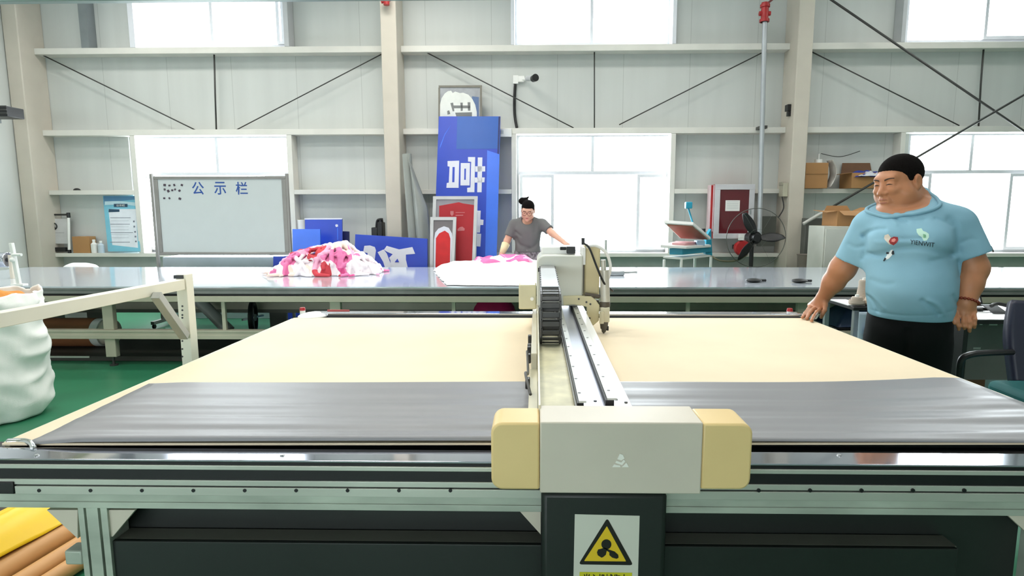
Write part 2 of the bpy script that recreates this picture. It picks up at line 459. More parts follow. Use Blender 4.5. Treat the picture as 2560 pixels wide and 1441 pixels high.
# riser pipe and red fittings
xp = XA(1911, 300, 8.62)
xp2 = XA(1899, 580, 8.62)
t = thing('riser_pipe', 'grey vertical pipe with a red valve beside the right column', 'pipe', (xp, 8.62, ZA(1900, 590, 8.62)))
MB().cyl((xp2, 8.62, ZA(1899, 592, 8.62)), (XA(1912, 55, 8.62), 8.62, ZA(1912, 50, 8.62)), .033).build('pipe', M_pipe, t)
q = AY(1912, 30, 8.62)
B = MB(); B.cyl(q - Vector((0, 0, .13)), q + Vector((0, 0, .12)), .05).cyl(q - Vector((.075, 0, .02)), q + Vector((.075, 0, -.02)), .03).cyl(q + Vector((0, 0, .06)), q + Vector((0, 0, .095)), .065).cyl(q - Vector((0, 0, .13)), q - Vector((0, 0, .095)), .065)
B.build('valve', M_red, t)
MB().tube([q + Vector((.02, 0, .1)), q + Vector((.14, -.02, .2)), q + Vector((.3, -.02, .34))], .014).build('branch_pipe', mat('dark_red_pipe', (120, 60, 58)), t)
B = MB(); z1 = ZA(1900, 318, 8.62); B.box(xp2 - .06, xp2 + .03, 8.60, GY - .002, z1 - .02, z1 + .02).build('pipe_clamp', M_rod, t)
q = AY(966, 4, 8.45)
B = MB(); B.cyl(q - Vector((0, 0, .045)), q + Vector((0, 0, .12)), .04).cyl(q - Vector((.07, 0, .0)), q + Vector((.05, 0, .03)), .026)
t = thing('sprinkler_pipe', 'red pipe valve hanging at the top of the middle column', 'pipe', (q.x, 8.45, ZC)); B.build('valve', M_red, t); MB().cyl(q + Vector((0, 0, .1201)), (q.x, 8.45, ZC), .03).build('drop_pipe', M_red, t)
# small things fixed on steelwork
def bx(px0, py0, px1, py1, Y, d):
    a = AY(px0, py1, Y); b = AY(px1, py0, Y); return MB().box(a.x, b.x, Y, Y + d, a.z, b.z)
tag(bx(52, 94, 62, 116, GY - .02, .12).build('speaker', M_black, bevel=.008), 'small black speaker on the top girt in the left corner', 'speaker')
t = thing('wall_heater', 'dark louvred unit on the left wall near the corner', 'heater', AY(20, 296, 7.4))
a = AY(-6, 296, 7.4); b = AY(42, 270, 7.4)
MB().box(XL + .002, b.x, 7.25, 7.5, a.z, b.z).build('case', M_black, t, bevel=.006)
B = MB()
for k in range(3): B.box(XL + .05, b.x + .006, 7.243, 7.249, a.z + .03 + k * .04, a.z + .045 + k * .04)
B.build('louvre', M_rod, t)
t = thing('electric_box', 'small beige switch box with cables on the right column', 'switch box', AY(1955, 490, CYF + .1))
a = AY(1950, 492, CYF + .1); b = AY(1963, 458, CYF + .1); xs_ = cr[0]
MB().box(xs_ - .07, xs_ - .001, CYF + .05, CYF + .2, a.z, b.z).build('case', mat('beige_box', (190, 186, 165)), t, bevel=.005)
MB().box(xs_ - .08, xs_ - .0711, CYF + .06, CYF + .19, b.z - .03, b.z + .015).build('lid', mat('beige_lid', (170, 166, 148)), t, bevel=.003)
MB().tube([AY(1955, 492, CYF + .08), AY(1959, 520, CYF + .05), AY(1945, 545, CYF + .02)], .008).build('cable', M_black, t)
t = thing('bulldog_clip', 'black clip hanging on the left face of the right column', 'clip', AY(1971, 290, CYF + .15))
a = AY(1970, 275, CYF + .15)
MB().box(xs_ - .05, xs_, CYF + .1, CYF + .2, a.z - .02, a.z + .07).box(xs_ - .04, xs_, CYF + .1, CYF + .16, a.z - .09, a.z - .025).build('body', M_black, t, bevel=.004)
# ================================================================ the cutting machine
MZ = 0.88
M_felt = mat('cream_felt', (240, 223, 194), 0.85, 0, 0.03, 3, 0.06, 300, spec=0.2)
M_cream = mat('cream_machine_paint', (228, 222, 196), 0.4, 0, 0.05, 5)
M_yel = mat('yellowed_plastic', (238, 208, 146), 0.45, 0, 0.04, 4)
M_grey = mat('warm_grey_panel', (214, 205, 188), 0.45, 0, 0.04, 4)
M_dark = mat('dark_green_black_panel', (28, 33, 30), 0.45, 0, 0.10, 3)
M_alu = mat('aluminium_profile', (196, 200, 188), 0.38, 0.35, 0.08, 9, stretch=(0.3, 1, 1))
M_aluD = mat('scuffed_profile', (186, 194, 180), 0.45, 0.25, 0.16, 14, stretch=(0.35, 1, 1))
M_rail = mat('polished_steel_strip', (205, 208, 218), 0.07, 0.95, 0.03)
M_white = mat('white_paint', (240, 240, 236), 0.35, 0, 0.02)
M_gapblk = mat('gap_rail_black', (12, 12, 15), 0.5, 0, 0)  # one even black for gaps, grooves, screw holes and rail bodies
M_steel = mat('plain_steel', (185, 188, 190), 0.3, 0.7, 0.05)
BL, BR = AZ(735, 795, MZ), AZ(2015, 795.5, MZ)
FL, FR = AZ(4, 1109, MZ), AZ(2815, 1107, MZ)
FY = (FL.y + FR.y) / 2; BYY = (BL.y + BR.y) / 2
mac = thing('cutting_machine', 'large flatbed cutting machine with cream felt bed and yellowed gantry in the foreground', 'cutting machine', ((FL.x + FR.x) / 2, (FY + BYY) / 2, 0))
B = MB(); B.prism([FL, FR, BR, BL], (0, 0, -.006)); B.build('felt_bed', M_felt, mac, bevel=.001)
XLm, XRm = min(FL.x, BL.x), max(FR.x, BR.x)
BX(XLm + .02, XRm - .02, FY + .03, BYY - .02, MZ - .075, MZ - .0065).build('bed_box', M_dark, mac)
# cream edging along the left and right sides
for a, b, s in ((FL, BL, -1), (FR, BR, 1)):
    B = MB(); B.prism([a + Vector((0, .02, -.004)), b + Vector((0, 0, -.004)), b + Vector((s * .012, 0, -.004)), a + Vector((s * .012, .02, -.004))], (0, 0, -.06)); B.build('bed_edging', M_cream, mac)
# front: profile read off the photograph, plane by plane
x0, x1 = XA(-90, 1130, 1.35), XA(2760, 1130, 1.35)
ya, yb = AZ(640, 1122, .874).y, AZ(640, 1152, .874).y
BX(x0, x1, ya + .0005, FY + .03, .80, .862).build('front_gap', M_gapblk, mac)
BX(x0, x1, yb + .002, ya, .80, .8694).build('rail_body', M_gapblk, mac)
BX(x0, x1, yb, ya, .8695, .874).build('guide_rail_cover', M_rail, mac, bevel=.003)
YF = AZ(640, 1164, .862).y
BX(x0, x1, YF, yb - .0005, .80, .858).build('rail_groove', M_gapblk, mac)
zz = lambda py: ZA(640, py, YF)
B = MB()
B.box(x0, x1, YF - .004, YF + .05, zz(1175), zz(1164)).box(x0, x1, YF - .002, YF + .05, zz(1183), zz(1177)).box(x0, x1, YF - .006, YF + .05, zz(1214), zz(1200))
B.build('upper_profile', M_alu, mac, bevel=.0015)
BX(x0, x1, YF + .012, YF + .05, zz(1240), zz(1164) - .001).build('profile_groove', mat('groove_olive', (84, 92, 74), .6), mac)
B = MB(); B.box(XA(45, 1225, YF), x1, YF - .008, YF + .012, zz(1237), zz(1217)).build('rack_strip', M_alu, mac, bevel=.001)
for k in range(19):
    px = 98 + k * 128.5
    if 1215 < px < 1890: continue
    q = AY(px, 1227, YF - .008); MB().cyl(q + Vector((0, .002, 0)), q - Vector((0, .0012, 0)), .0042, seg=10).build('strip_screw', M_gapblk, mac)
BX(x0 - .02, XA(44, 1225, YF), YF - .01, YF + .012, zz(1236), zz(1206)).build('rack_end_block', M_black, mac, bevel=.002)
B = MB(); B.box(x0, x1, YF, YF + .06, zz(1257), zz(1240)).box(x0, x1, YF + .002, YF + .06, zz(1259.5), zz(1257)).box(x0, x1, YF, YF + .06, zz(1275), zz(1259.5))
B.build('lower_profile', M_aluD, mac, bevel=.001)
B = MB(); B.tube([AZ(20, 1104, .88), AZ(58, 1103, .881), AZ(78, 1110, .879), AZ(84, 1122, .874)], .007).build('chrome_corner_guard', mat('chrome', (225, 228, 230), .12, .9, 0), mac, smooth=True)
for k, px in enumerate((92, 706, 2098)):
    q = AZ(px, 1140, .874); MB().cyl(q, q + Vector((0, 0, .003)), .006, .004, 10).build('rail_screw', M_steel, mac)
# leg, gussets, skirts
def leg(pl, pr):
    a, b = XA(pl, 1320, YF), XA(pr, 1320, YF); B = MB(); w = (b - a)
    for u0, u1, d in ((0, .2, 0), (.2, .28, .012), (.28, .68, 0), (.68, .77, .012), (.77, 1, 0)): B.box(a + w * u0, a + w * u1, YF + .004 + d, YF + .07, .03, zz(1275))
    L = B.build('leg', M_aluD, mac, bevel=.001)
    MB().cyl(((a + b) / 2, YF + .035, 0), ((a + b) / 2, YF + .035, .03), .03, .012).build('levelling_foot', M_black, L)
    return a, b
la, lb = leg(195, 268)
leg(2620, 2700)
for pts in (((116, 1276), (194, 1276), (194, 1348)), ((268, 1276), (338, 1276), (282, 1343), (268, 1343)), ((1296, 1276), (1352, 1276), (1352, 1338)), ((2505, 1276), (2640, 1276), (2640, 1400))):
    MB().prism([AY(p, q, YF + .01) for p, q in pts], (0, .012, 0)).build('gusset', M_grey, mac, bevel=.001)
a = AY(155, 1420, YF); b = AY(195, 1385, YF)
BX(a.x, b.x, YF + .01, YF + .05, a.z, b.z).build('leg_bracket', M_aluD, mac, bevel=.004)
BX(la, XA(2620, 1300, YF), YF + .075, YF + .09, .25, zz(1275)).build('upper_skirt', M_dark, mac)
q0 = AY(236, 1441, YF + .012); zt = ZA(640, 1357, YF + .012)
BX(q0.x, XA(2398, 1357, YF + .012), YF + .012, YF + .024, .22, zt).build('lower_skirt', M_dark, mac, bevel=.002)
BX(XA(290, 1350, YF + .02), XA(2396, 1350, YF + .02), YF + .024, YF + .07, zt - .012, zt).build('skirt_ledge', mat('skirt_ledge_grey', (120, 118, 108), .4, .2), mac)
q = AY(252, 1399, YF + .012); MB().cyl(q, q - Vector((0, .006, 0)), .007, .005).build('skirt_bolt', M_steel, mac)
for x in (XLm + .12, XRm - .12): BX(x - .04, x + .04, BYY - .12, BYY - .04, 0, MZ - .075).build('rear_leg', M_aluD, mac)
# rear guide rail
yr0, yr1 = AZ(1000, 794, .882).y, AZ(1000, 777, .896).y
xa, xb = XA(738, 790, yr0), XA(2020, 790, yr0)
B = MB(); B.box(xa, xb, yr0 + .004, yr1 + .01, .80, .868).build('rear_beam', M_alu, mac, bevel=.002)
ym = (yr0 + yr1) / 2
BX(xa + .09, xb, yr0 + .004, yr0 + .05, .869, .874).build('rear_gap', M_gapblk, mac)
BX(xa + .05, xb, yr0 + .06, yr0 + .13, .869, .893).build('rear_guide_rail', M_rail, mac, bevel=.003)
BX(xa + .1, xb, yr0 + .14, yr1 + .01, .869, .885).build('rear_cable_duct', M_gapblk, mac)
a = AZ(745, 793, .885); MB().ball((xa + .07, ym, .878), (.075, .10, .018)).build('rail_end_cap', M_white, mac, smooth=True)
a = AZ(825, 781, .90); MB().box(a.x - .045, a.x + .075, yr0 + .135, yr1 + .012, .886, .899).build('limit_block', mat('faded_red', (190, 86, 80), .5), mac, bevel=.003)
for px in (757, 1968):
    a = AZ(px, 776, .90); B = MB(); B.cyl((a.x, yr1 - .02, .868), (a.x, yr1 - .02, .90), .014); S = B.build('stop_button_base', M_white, mac)
    MB().cyl((a.x, yr1 - .02, .9001), (a.x, yr1 - .02, .915), .016, .013).build('stop_button', M_red, S)
# ---------------------------------------------------------------- gantry
ZB = 0.975
yn = AZ(1345, 1037, ZB).y
GX = lambda px: AZ(px, 1037, ZB).x
gx = [GX(1346), GX(1352), GX(1441), GX(1447), GX(1591)]
YE = BYY + .20
gb = BX(gx[0] + .003, gx[4] - .002, yn, YE, MZ + .018, ZB - .012).build('gantry_beam', M_cream, mac, bevel=.002)
BX(gx[0], gx[1], yn - .0, YE, MZ + .03, ZB + .022).build('tray_wall', M_cream, gb, bevel=.001)
BX(gx[1], gx[2], yn, YE, ZB - .0115, ZB - .006).build('cable_tray', mat('dusty_tray', (216, 210, 176), .5, 0, .12, 18), gb)
BX(gx[2], gx[3], yn + .001, YE, ZB - .0118, ZB + .008).build('tray_divider', mat('divider_grey', (120, 118, 110), .4, .3), gb)
BX(gx[3], gx[4], yn - .02, YE, ZB - .0118, ZB).build('rail_plate', M_white, gb, bevel=.001)
BX(gx[3] + .004, gx[4] - .03, yn + .03, YE - .002, ZB + .0002, ZB + .0012).build('milled_face', mat('milled_steel', (206, 210, 224), .28, .5, .04, 5), gb)
for pl, pr, py in ((1443, 1466, 1005), (1514, 1542, 998)):
    y = AZ(pl, py, ZB + .02).y; a, b = AZ(pl, py, ZB + .02).x, AZ(pr, py, ZB + .02).x
    r = BX(a, b - .006, y, YE - .05, ZB + .0012, ZB + .017).build('linear_rail', M_gapblk, gb)
    BX(a + .004, b, y, YE - .05, ZB + .0172, ZB + .022).build('rail_top', mat('rail_top_grey', (196, 198, 194), .3, .4, .03), r)
    B = MB(); n = 14
    for k in range(n):
        yy = y + .06 + k * (YE - .2 - y) / n; B.cyl((b - .012, yy, ZB + .022), (b - .012, yy, ZB + .0226), .004, seg=8)
    B.build('rail_bolt', M_rod, r)
B = MB()
for px, py in ((1540, 1001), (1488, 1005), (1565, 1008)): 
    q = AZ(px, py, ZB); B.cyl(q, q + Vector((0, 0, .003)), .004, seg=8)
B.build('plate_bolt', M_rod, gb)
# left side hardware of the beam
B = MB()
a = AZ(1316, 1042, MZ + .012); B.box(gx[0] - .03, gx[0] - .001, yn + .02, yn + .12, MZ + .012, MZ + .06)
B.build('wiper_block', M_black, gb, bevel=.003)
BX(gx[0] - .026, gx[0] - .001, yn + .122, 1.95, MZ + .014, MZ + .022).build('side_flange', M_cream, gb)
BX(gx[0] - .022, gx[0] - .001, 1.95, YE - .2, MZ + .014, MZ + .075).build('side_cover', mat('side_cover', (205, 200, 180), .4), gb, bevel=.003)
B = MB()
for y in (1.66, 1.95, 2.06, 2.1, 2.25): B.box(gx[0] - .036, gx[0] - .0225, y, y + .03, MZ + .04, MZ + .07)
B.build('sensor', M_black, gb, bevel=.003)
MB().tube([(gx[0] - .02, 1.55, MZ + .06), (gx[0] - .035, 1.65, MZ + .09), (gx[0] - .03, 1.8, MZ + .05), (gx[0] - .035, 1.96, MZ + .08)], .004).build('sensor_cable', M_rod, gb)
# front cover
YC = 1.205
def rrect(x0, x1, z0, z1, r, Y, corners='abcd', n=6):
    P = []
    for cx, cz, t0, c in ((x1 - r, z1 - r, 0, 'a'), (x0 + r, z1 - r, PI / 2, 'b'), (x0 + r, z0 + r, PI, 'c'), (x1 - r, z0 + r, 1.5 * PI, 'd')):
        if c in corners:
            for k in range(n + 1): t = t0 + PI / 2 * k / n; P.append(Vector((cx + r * math.cos(t), Y, cz + r * math.sin(t))))
        else:
            P.append(Vector((cx + r * (1 if c in 'ad' else -1), Y, cz + r * (1 if c in 'ab' else -1))))
    return P
A = lambda px, py, d=0: AY(px, py, YC + d)
D = .10
cv = MB().prism(rrect(A(1350, 1100).x, A(1757, 1100).x, A(1500, 1235).z, A(1500, 1057).z, .012, YC, ''), (0, D + .01, 0)).build('gantry_cover', M_grey, mac, bevel=.003)
MB().prism(rrect(A(1227, 1100).x, A(1350, 1100).x - .0005, A(1300, 1228).z, A(1300, 1060).z, .024, YC + .004, 'bc'), (0, D, 0)).build('cover_end_cap', M_yel, cv, bevel=.005)
MB().prism(rrect(A(1757, 1100).x + .0005, A(1884, 1100).x, A(1820, 1228).z, A(1820, 1062).z, .024, YC + .004, 'ad'), (0, D, 0)).build('cover_end_cap', M_yel, cv, bevel=.005)
# emblem on the cover
lg = [((1530, 1168), (1535, 1161), (1550, 1164), (1551, 1168)), ((1554, 1168), (1566, 1157), (1572, 1168)), ((1538, 1157), (1541, 1152), (1553, 1156), (1559, 1149), (1563, 1153), (1555, 1163)), ((1543, 1148), (1549, 1135), (1557, 1137), (1561, 1146), (1553, 1151))]
for P in lg: MB().prism([A(p, q, -.0002) for p, q in P], (0, -.0016, 0)).build('emblem', mat('silver_emblem', (250, 248, 238), .25, .0, 0), cv)
# column below the cover
c0, c1 = A(1353, 1300, .012), A(1668, 1300, .012)
gc = BX(c0.x, c1.x, YC + .012, YF - .009, .42, A(1500, 1239).z).build('gantry_column', M_dark, mac, bevel=.012)
P = lambda px, py: AY(px, py, YC + .0118)
def dec(pts, M, k, par, name): 
    o = MB().prism([P(p, q) - Vector((0, .0008 * k, 0)) for p, q in pts], (0, .0006, 0)).build(name, M, par, smooth=False); return o
ws = dec([(1437, 1286), (1599, 1290), (1594, 1470), (1433, 1470)], mat('sign_white', (214, 214, 200), .4, 0, .02), 1, gc, 'warning_sign')
M_sy, M_sk = mat('sign_yellow', (232, 196, 40), .4, 0, .03), mat('sign_black', (24, 20, 14), .45, 0, 0)
def rpoly(pts, r, n=5):
    out = []; pts = [Vector((p[0], p[1], 0)) for p in pts]
    for i, p in enumerate(pts):
        a = (pts[i - 1] - p).normalized(); b = (pts[(i + 1) % len(pts)] - p).normalized()
        for k in range(n + 1):
            t = k / n; q0 = p + a * r; q1 = p + b * r
            q = q0 * (1 - t) ** 2 + p * 2 * t * (1 - t) + q1 * t * t; out.append((q.x, q.y))
    return out
dec(rpoly([(1518, 1295), (1583, 1413), (1446, 1411)], 9), M_sk, 2, ws, 'triangle_border')
dec(rpoly([(1517, 1315), (1565, 1403), (1460, 1402)], 2), M_sy, 3, ws, 'triangle_field')
def ell(cx, cy, a, b, rot, n=24):
    r = math.radians(rot); return [(cx + a * math.cos(t) * math.cos(r) - b * math.sin(t) * math.sin(r), cy + a * math.cos(t) * math.sin(r) + b * math.sin(t) * math.cos(r)) for t in [2 * PI * k / n for k in range(n)]]
dec(ell(1515.5, 1360, 12.5, 12.5, 0), M_sk, 4, ws, 'fan_blade')
dec([(1511, 1368), (1518, 1371), (1516, 1378), (1514, 1386), (1507, 1392), (1503, 1393), (1494, 1387), (1492, 1380), (1495, 1373), (1503, 1371)], M_sk, 4, ws, 'fan_blade')
dec([(1514, 1370), (1524, 1374), (1536, 1378), (1545, 1386), (1546, 1393), (1541, 1396), (1530, 1393), (1523, 1387), (1523, 1380), (1517, 1376)], M_sk, 4, ws, 'fan_blade')
dec([(1449, 1430), (1580, 1432), (1578, 1470), (1447, 1470)], mat('sign_yellow_green', (206, 200, 40), .4, 0, .02), 2, ws, 'text_band')
q = P(1514, 1446); text_on('当心机械伤人', q - Vector((0, .0018, 0)), (1, 0, 0), (0, 0, 1), (P(1568, 1446).x - P(1458, 1446).x), P(0, 1434).z - P(0, 1456).z, (0, -1, 0), 'sign_text', M_sk, ws, .02, .0006)
# ---------------------------------------------------------------- cutting head on the gantry
YH = 2.62
h = lambda px, py, d=0: AY(px, py, YH + d)
a, b = h(1342, 768), h(1459, 641)
hd = MB().prism(rrect(a.x, b.x, a.z, b.z, .035, YH + .03, 'b'), (0, .30, 0)).build('cutting_head', mat('head_housing', (212, 214, 204), .4, 0, .03), mac, bevel=.006)
B = MB(); a, b = h(1343, 640, .1), h(1440, 622, .1)
B.box(a.x + .02, b.x, YH + .14, YH + .3, b.z - .045, b.z + .005).build('top_step', M_white, hd, bevel=.006)
a = h(1400, 628, .12); b = h(1438, 619, .12)
B = MB(); B.box(a.x + .03, b.x, YH + .1, YH + .14, a.z - .01, b.z + .005).cyl((a.x, YH + .12, a.z + .012), (a.x + .028, YH + .12, a.z + .012), .008)
B.build('connector', M_black, hd, bevel=.002)
# slot the drag chain leaves by
a, b = h(1345, 680, .028), h(1384, 670, .028)
BX(a.x, b.x, YH + .0255, YH + .0295, a.z, b.z).build('chain_slot', M_gapblk, hd)
# bracket that straddles the rails
pts = [(1408, 742), (1446, 741), (1478, 742), (1489, 750), (1499, 764), (1497, 803), (1483, 815), (1467, 803), (1467, 768), (1450, 764), (1432, 762), (1409, 765)]
MB().prism([h(p, q) for p, q in pts], (0, .03, 0)).build('rail_bracket', mat('bracket_cream', (218, 208, 168), .4, 0, .04), hd, bevel=.003)
B = MB()
for p, q in ((1447, 748), (1466, 756), (1476, 761), (1474, 796)): B.cyl(h(p, q, .001), h(p, q, -.004), .0045, seg=8)
B.build('bracket_bolt', M_rod, hd)
# tall rear housing
a, b = h(1460, 745, .06), h(1502, 612, .06)
B = MB(); B.prism([(a.x, YH + .05, a.z), (b.x - .005, YH + .05, a.z), (b.x - .002, YH + .05, b.z - .01), (b.x - .012, YH + .05, b.z), (a.x, YH + .05, b.z - .004)], (0, .13, 0))
B.build('spindle_housing', mat('housing_yellowed', (216, 202, 158), .4, 0, .03), hd, bevel=.008)
a, b = h(1455, 650, .07), h(1463, 618, .07); BX(a.x, b.x, YH + .04, YH + .2, a.z - .02, b.z).build('housing_flange', M_white, hd, bevel=.002)
q = h(1458, 600, .06); BX(q.x - .007, q.x + .007, YH + .055, YH + .075, q.z - .022, q.z + .008).build('cable_gland', M_black, hd)
MB().tube([h(1460, 609, .05), h(1474, 622, .03), h(1492, 668, .0), (h(1510, 708, .0)), h(1532, 728, .04)], .0048).build('black_cable', M_black, hd, smooth=True)
MB().tube([h(1466, 618, .05), h(1490, 615, .05), h(1515, 632, .05), h(1526, 665, .05), h(1522, 690, .05), h(1517, 704, .05)], .0068).build('air_hose', M_white, hd, smooth=True)
# spindle and knife
c = lambda px, py: h(px, py, .02)
B = MB(); B.cyl(c(1513, 755), c(1511, 675), .021).cyl(c(1509, 675), c(1508, 650), .011).build('spindle_motor', mat('spindle_silver', (205, 202, 190), .35, .3), hd)
B = MB(); B.cyl(c(1512, 768), c(1512, 754), .024).cyl(c(1480, 738), c(1480, 752), .012).cyl(c(1462, 736), c(1500, 742), .009).box(c(1484, 760).x, c(1498, 760).x, YH + .031, YH + .06, c(1490, 768).z, c(1490, 752).z).build('motor_clamp', mat('clamp_dark', (92, 84, 74), .45, .3), hd, bevel=.003)
B = MB(); a, b = c(1500, 804), c(1523, 767); B.box(a.x, b.x, YH - .005, YH + .045, a.z, b.z).build('tool_holder', M_cream, hd, bevel=.004)
B = MB(); B.cyl(c(1502, 806) - Vector((0, .03, 0)), c(1502, 776) - Vector((0, .03, 0)), .010).build('tool_sleeve', M_cream, hd)
tip = AZ(1508, 842, MZ); B = MB(); B.cyl(c(1510, 822), c(1510, 804), .016, .02).cyl(c(1509, 831), c(1510, 822), .008, .013).cyl((c(1509, 840).x, YH + .02, MZ + .001), c(1509, 831), .003, .006)
B.build('knife', mat('knife_steel', (96, 94, 90), .35, .6), hd)
BX(c(1516, 820).x, c(1521, 820).x, YH + .01, YH + .03, c(1518, 826).z, c(1518, 815).z).build('knife_clip', M_black, hd)
a, b = h(1297, 774, .1), h(1341, 713, .1); BX(a.x, b.x, YH + .1, YH + .2, a.z, b.z).build('side_box', mat('side_box_cream', (206, 200, 166), .4), hd, bevel=.006)
q = h(1330, 748, .09); MB().cyl(q, q + Vector((0, .012, 0)), .008).build('side_knob', M_white, hd)
# drag chain: runs out of the head, bends over the tray and returns along it
tx0, tx1 = gx[1] + .003, gx[2] - .004
zt0, zt1 = h(1365, 677).z, h(1390, 735).z
path = []
R_ = .078; yb_ = 2.06; zc = ZB + .005 + R_
top = [Vector((0, YH + .02, zc + R_ + .03)), Vector((0, YH - .25, zc + R_ + .018)), Vector((0, yb_ + .06, zc + R_ + .003))]
for k in range(13):
    t = PI / 2 + PI * k / 12; path.append(Vector((0, yb_ + R_ * math.cos(t), zc + R_ * math.sin(t))))
path = top + path + [Vector((0, yb_ + .1 * k, ZB + .005)) for k in range(1, 7)]
pl_ = spline(path, 6); acc = 0; last = pl_[0]; links = [pl_[0]]
for q in pl_[1:]:
    if (q - links[-1]).length >= .027: links.append(q)
B = MB(); B2 = MB()
for a, b in zip(links, links[1:]):
    d = (b - a).normalized(); u = Vector((1, 0, 0)); n = u.cross(d)
    Rm = Matrix((u, d, n)).transposed(); m_ = (a + b) / 2
    for x in (tx0 + .004, tx1 - .004): B.obox(Vector((x, m_.y, m_.z)), (.007, .030, .030), Rm)
    for s in (-1, 1): B.obox(Vector(((tx0 + tx1) / 2, m_.y, m_.z)) + n * s * .013, (tx1 - tx0 - .016, .017, .003), Rm)
ch = B.build('drag_chain', mat('chain_grey', (74, 74, 74), .4, 0, .08, 20), hd, bevel=.002)
B = MB(); B.bar(((tx0 + tx1) / 2, yb_ + .05, zc + R_ + .021), ((tx0 + tx1) / 2, YH + .025, zc + R_ + .047), tx1 - tx0 - .012, .004).build('chain_cover', mat('cover_grey', (150, 152, 152), .35, .1), hd)
# ---------------------------------------------------------------- grey sheet on the bed
s0 = AZ(70, 1109, MZ + .002); s1 = AZ(2812, 1108.5, MZ + .002); s2 = AZ(2400, 946, MZ + .004); s3 = AZ(372, 959, MZ + .004)
Mg = mat('grey_sheet', (140, 140, 143), 0.42, 0, 0.05, 2.0, 0.03, 200, stretch=(0.15, 1, 1), spec=.35)
def sheet(u, v):
    p = (s0 * (1 - u) + s1 * u) * (1 - v) + (AZ(372 + (2400 - 372) * u, 959 - 12 * max(0, (u - .72) / .28) ** 2 + (1.2 * math.sin(u * 9)), MZ + .004)) * v
    e = 1 - v
    z = .0026 * math.sin(v * 26 + .7 * math.sin(u * 4)) * (.3 + e) + .0016 * math.sin(v * 61 + u * 3) * e + .0028 * math.exp(-((v - .03) / .03) ** 2) * (1 + .6 * math.sin(u * 5))
    z += .006 * max(0, (u - .8) / .2) ** 2 * v + .002
    return Vector((p.x, p.y, MZ + .0012 + max(.0012, (z + .004) * min(1, .25 + u / .06, .4 + (1 - u) / .05)) - (.004 * max(0, 1 - v / .006))))
o = MB().grid(sheet, 90, 70).build('fabric_sheet', Mg, None, smooth=True, solid=.0015)
tag(o, 'thin grey material sheet lying over the front of the cream cutting bed', 'sheet')
# ---------------------------------------------------------------- roll rack at the left of the bed
xk = -1.46
rk = thing('roll_rack', 'cream metal roll rack with post, long beam and grey diagonal brace beside the bed', 'rack', (xk, 1.8, 0))
pY = 2.38; p0 = AY(447, 800, pY).x; p1 = AY(473, 800, pY).x; ztop = AY(455, 687, pY).z
B = MB(); M_rk = mat('rack_paint', (240, 236, 218), .4, 0, .03)
B.box(p0, p1, pY, pY + .05, 0, ztop).build('post', M_rk, rk, bevel=.002)
B = MB()
for py in (766, 776, 788, 795, 853, 873, 892): q = AY(456, py, pY); B.cyl(q + Vector((0, .002, 0)), q - Vector((0, .001, 0)), .004, seg=8)
B.build('post_hole', M_rod, rk)
e0 = AY(452, 711, pY - .0); e1 = AY(-60, 805, 1.55)
e1 = Vector((AY(-60, 800, 1.55).x, 1.55, e0.z - .004))
e1.x = XA(-60, 805, 1.55)
e1 = e0 + (e1 - e0) * 1.6
MB().bar(e0 - Vector((0, .002, 0)), e1, .04, .042).build('beam', M_rk, rk, bevel=.002)
B = MB(); B.box(p0 - .006, p1 - .01, pY - .004, pY - .0005, AY(455, 697, pY).z, AY(455, 688, pY).z).box(p0 - .002, p1 - .018, pY - .004, pY - .0005, AY(455, 722, pY).z, AY(455, 716, pY).z).build('end_plug', M_black, rk)
b0 = AY(390, 738, 2.18); b1 = AY(462, 842, pY - .015)
MB().bar(b0, b1, .032, .03).build('brace', mat('brace_grey', (176, 176, 168), .4, .2), rk, bevel=.002)
BX(e1.x - .02, e1.x + .02, e1.y - .04, e1.y, 0, e1.z + .02).build('front_post', M_cream, rk, bevel=.002)
BX(p0 - .06, p1 + .06, pY - .1, pY + .15, .0005, .012).build('base_plate', M_cream, rk)
# ================================================================ long steel worktable
TZ = 0.75
M_top = mat('steel_tabletop', (222, 230, 240), 0.12, 0.5, 0.03, 2)
M_ap = mat('table_apron', (176, 178, 174), 0.35, 0.15, 0.05, 6)
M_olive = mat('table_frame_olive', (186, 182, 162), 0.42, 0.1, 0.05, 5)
yf, ybk = AZ(1300, 718, TZ).y, AZ(1300, 668.5, TZ).y
XT0, XT1 = -6.1, 5.9
tb = thing('work_table', 'long polished steel worktable running across the hall behind the cutting machine', 'table', (0, (yf + ybk) / 2, 0))
jx = [XT0, XA(400, 700, yf + .6), XA(1885, 700, yf + .6), XT1]
for a, b in zip(jx, jx[1:]): BX(a, b, yf, ybk, TZ - .012, TZ).build('tabletop', M_top, tb)
tz = lambda py: ZA(1300, py, yf + .01)
B = MB(); B.box(XT0, XT1, yf + .004, yf + .03, tz(736), TZ - .0125).box(XT0, XT1, yf - .004, yf + .02, TZ - .03, TZ - .0125)
B.build('front_apron', mat('apron_grey', (132, 132, 130), .4, .1, .08, 8), tb, bevel=.002)
B = MB(); B.box(XT0, XT1, yf + .03, yf + .05, tz(742), tz(736)); B.build('apron_gap', M_gapblk, tb)
BX(XT0, XT1, yf + .01, yf + .07, tz(757), tz(742)).build('upper_rail', M_olive, tb, bevel=.003)
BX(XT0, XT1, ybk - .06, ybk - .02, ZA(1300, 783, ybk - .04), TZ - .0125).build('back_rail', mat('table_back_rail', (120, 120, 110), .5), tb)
yl = yf + .06
B = MB(); z0, z1 = ZA(300, 848, yl), ZA(300, 826, yl); B.box(XT0, XT1, yl, yl + .07, z0, z1).box(XT0, XT1, yl - .006, yl, z0, z0 + (z1 - z0) * .45).box(XT0, XT1, yl - .004, yl, z1 - .02, z1)
B.build('lower_rail', M_olive, tb, bevel=.003)
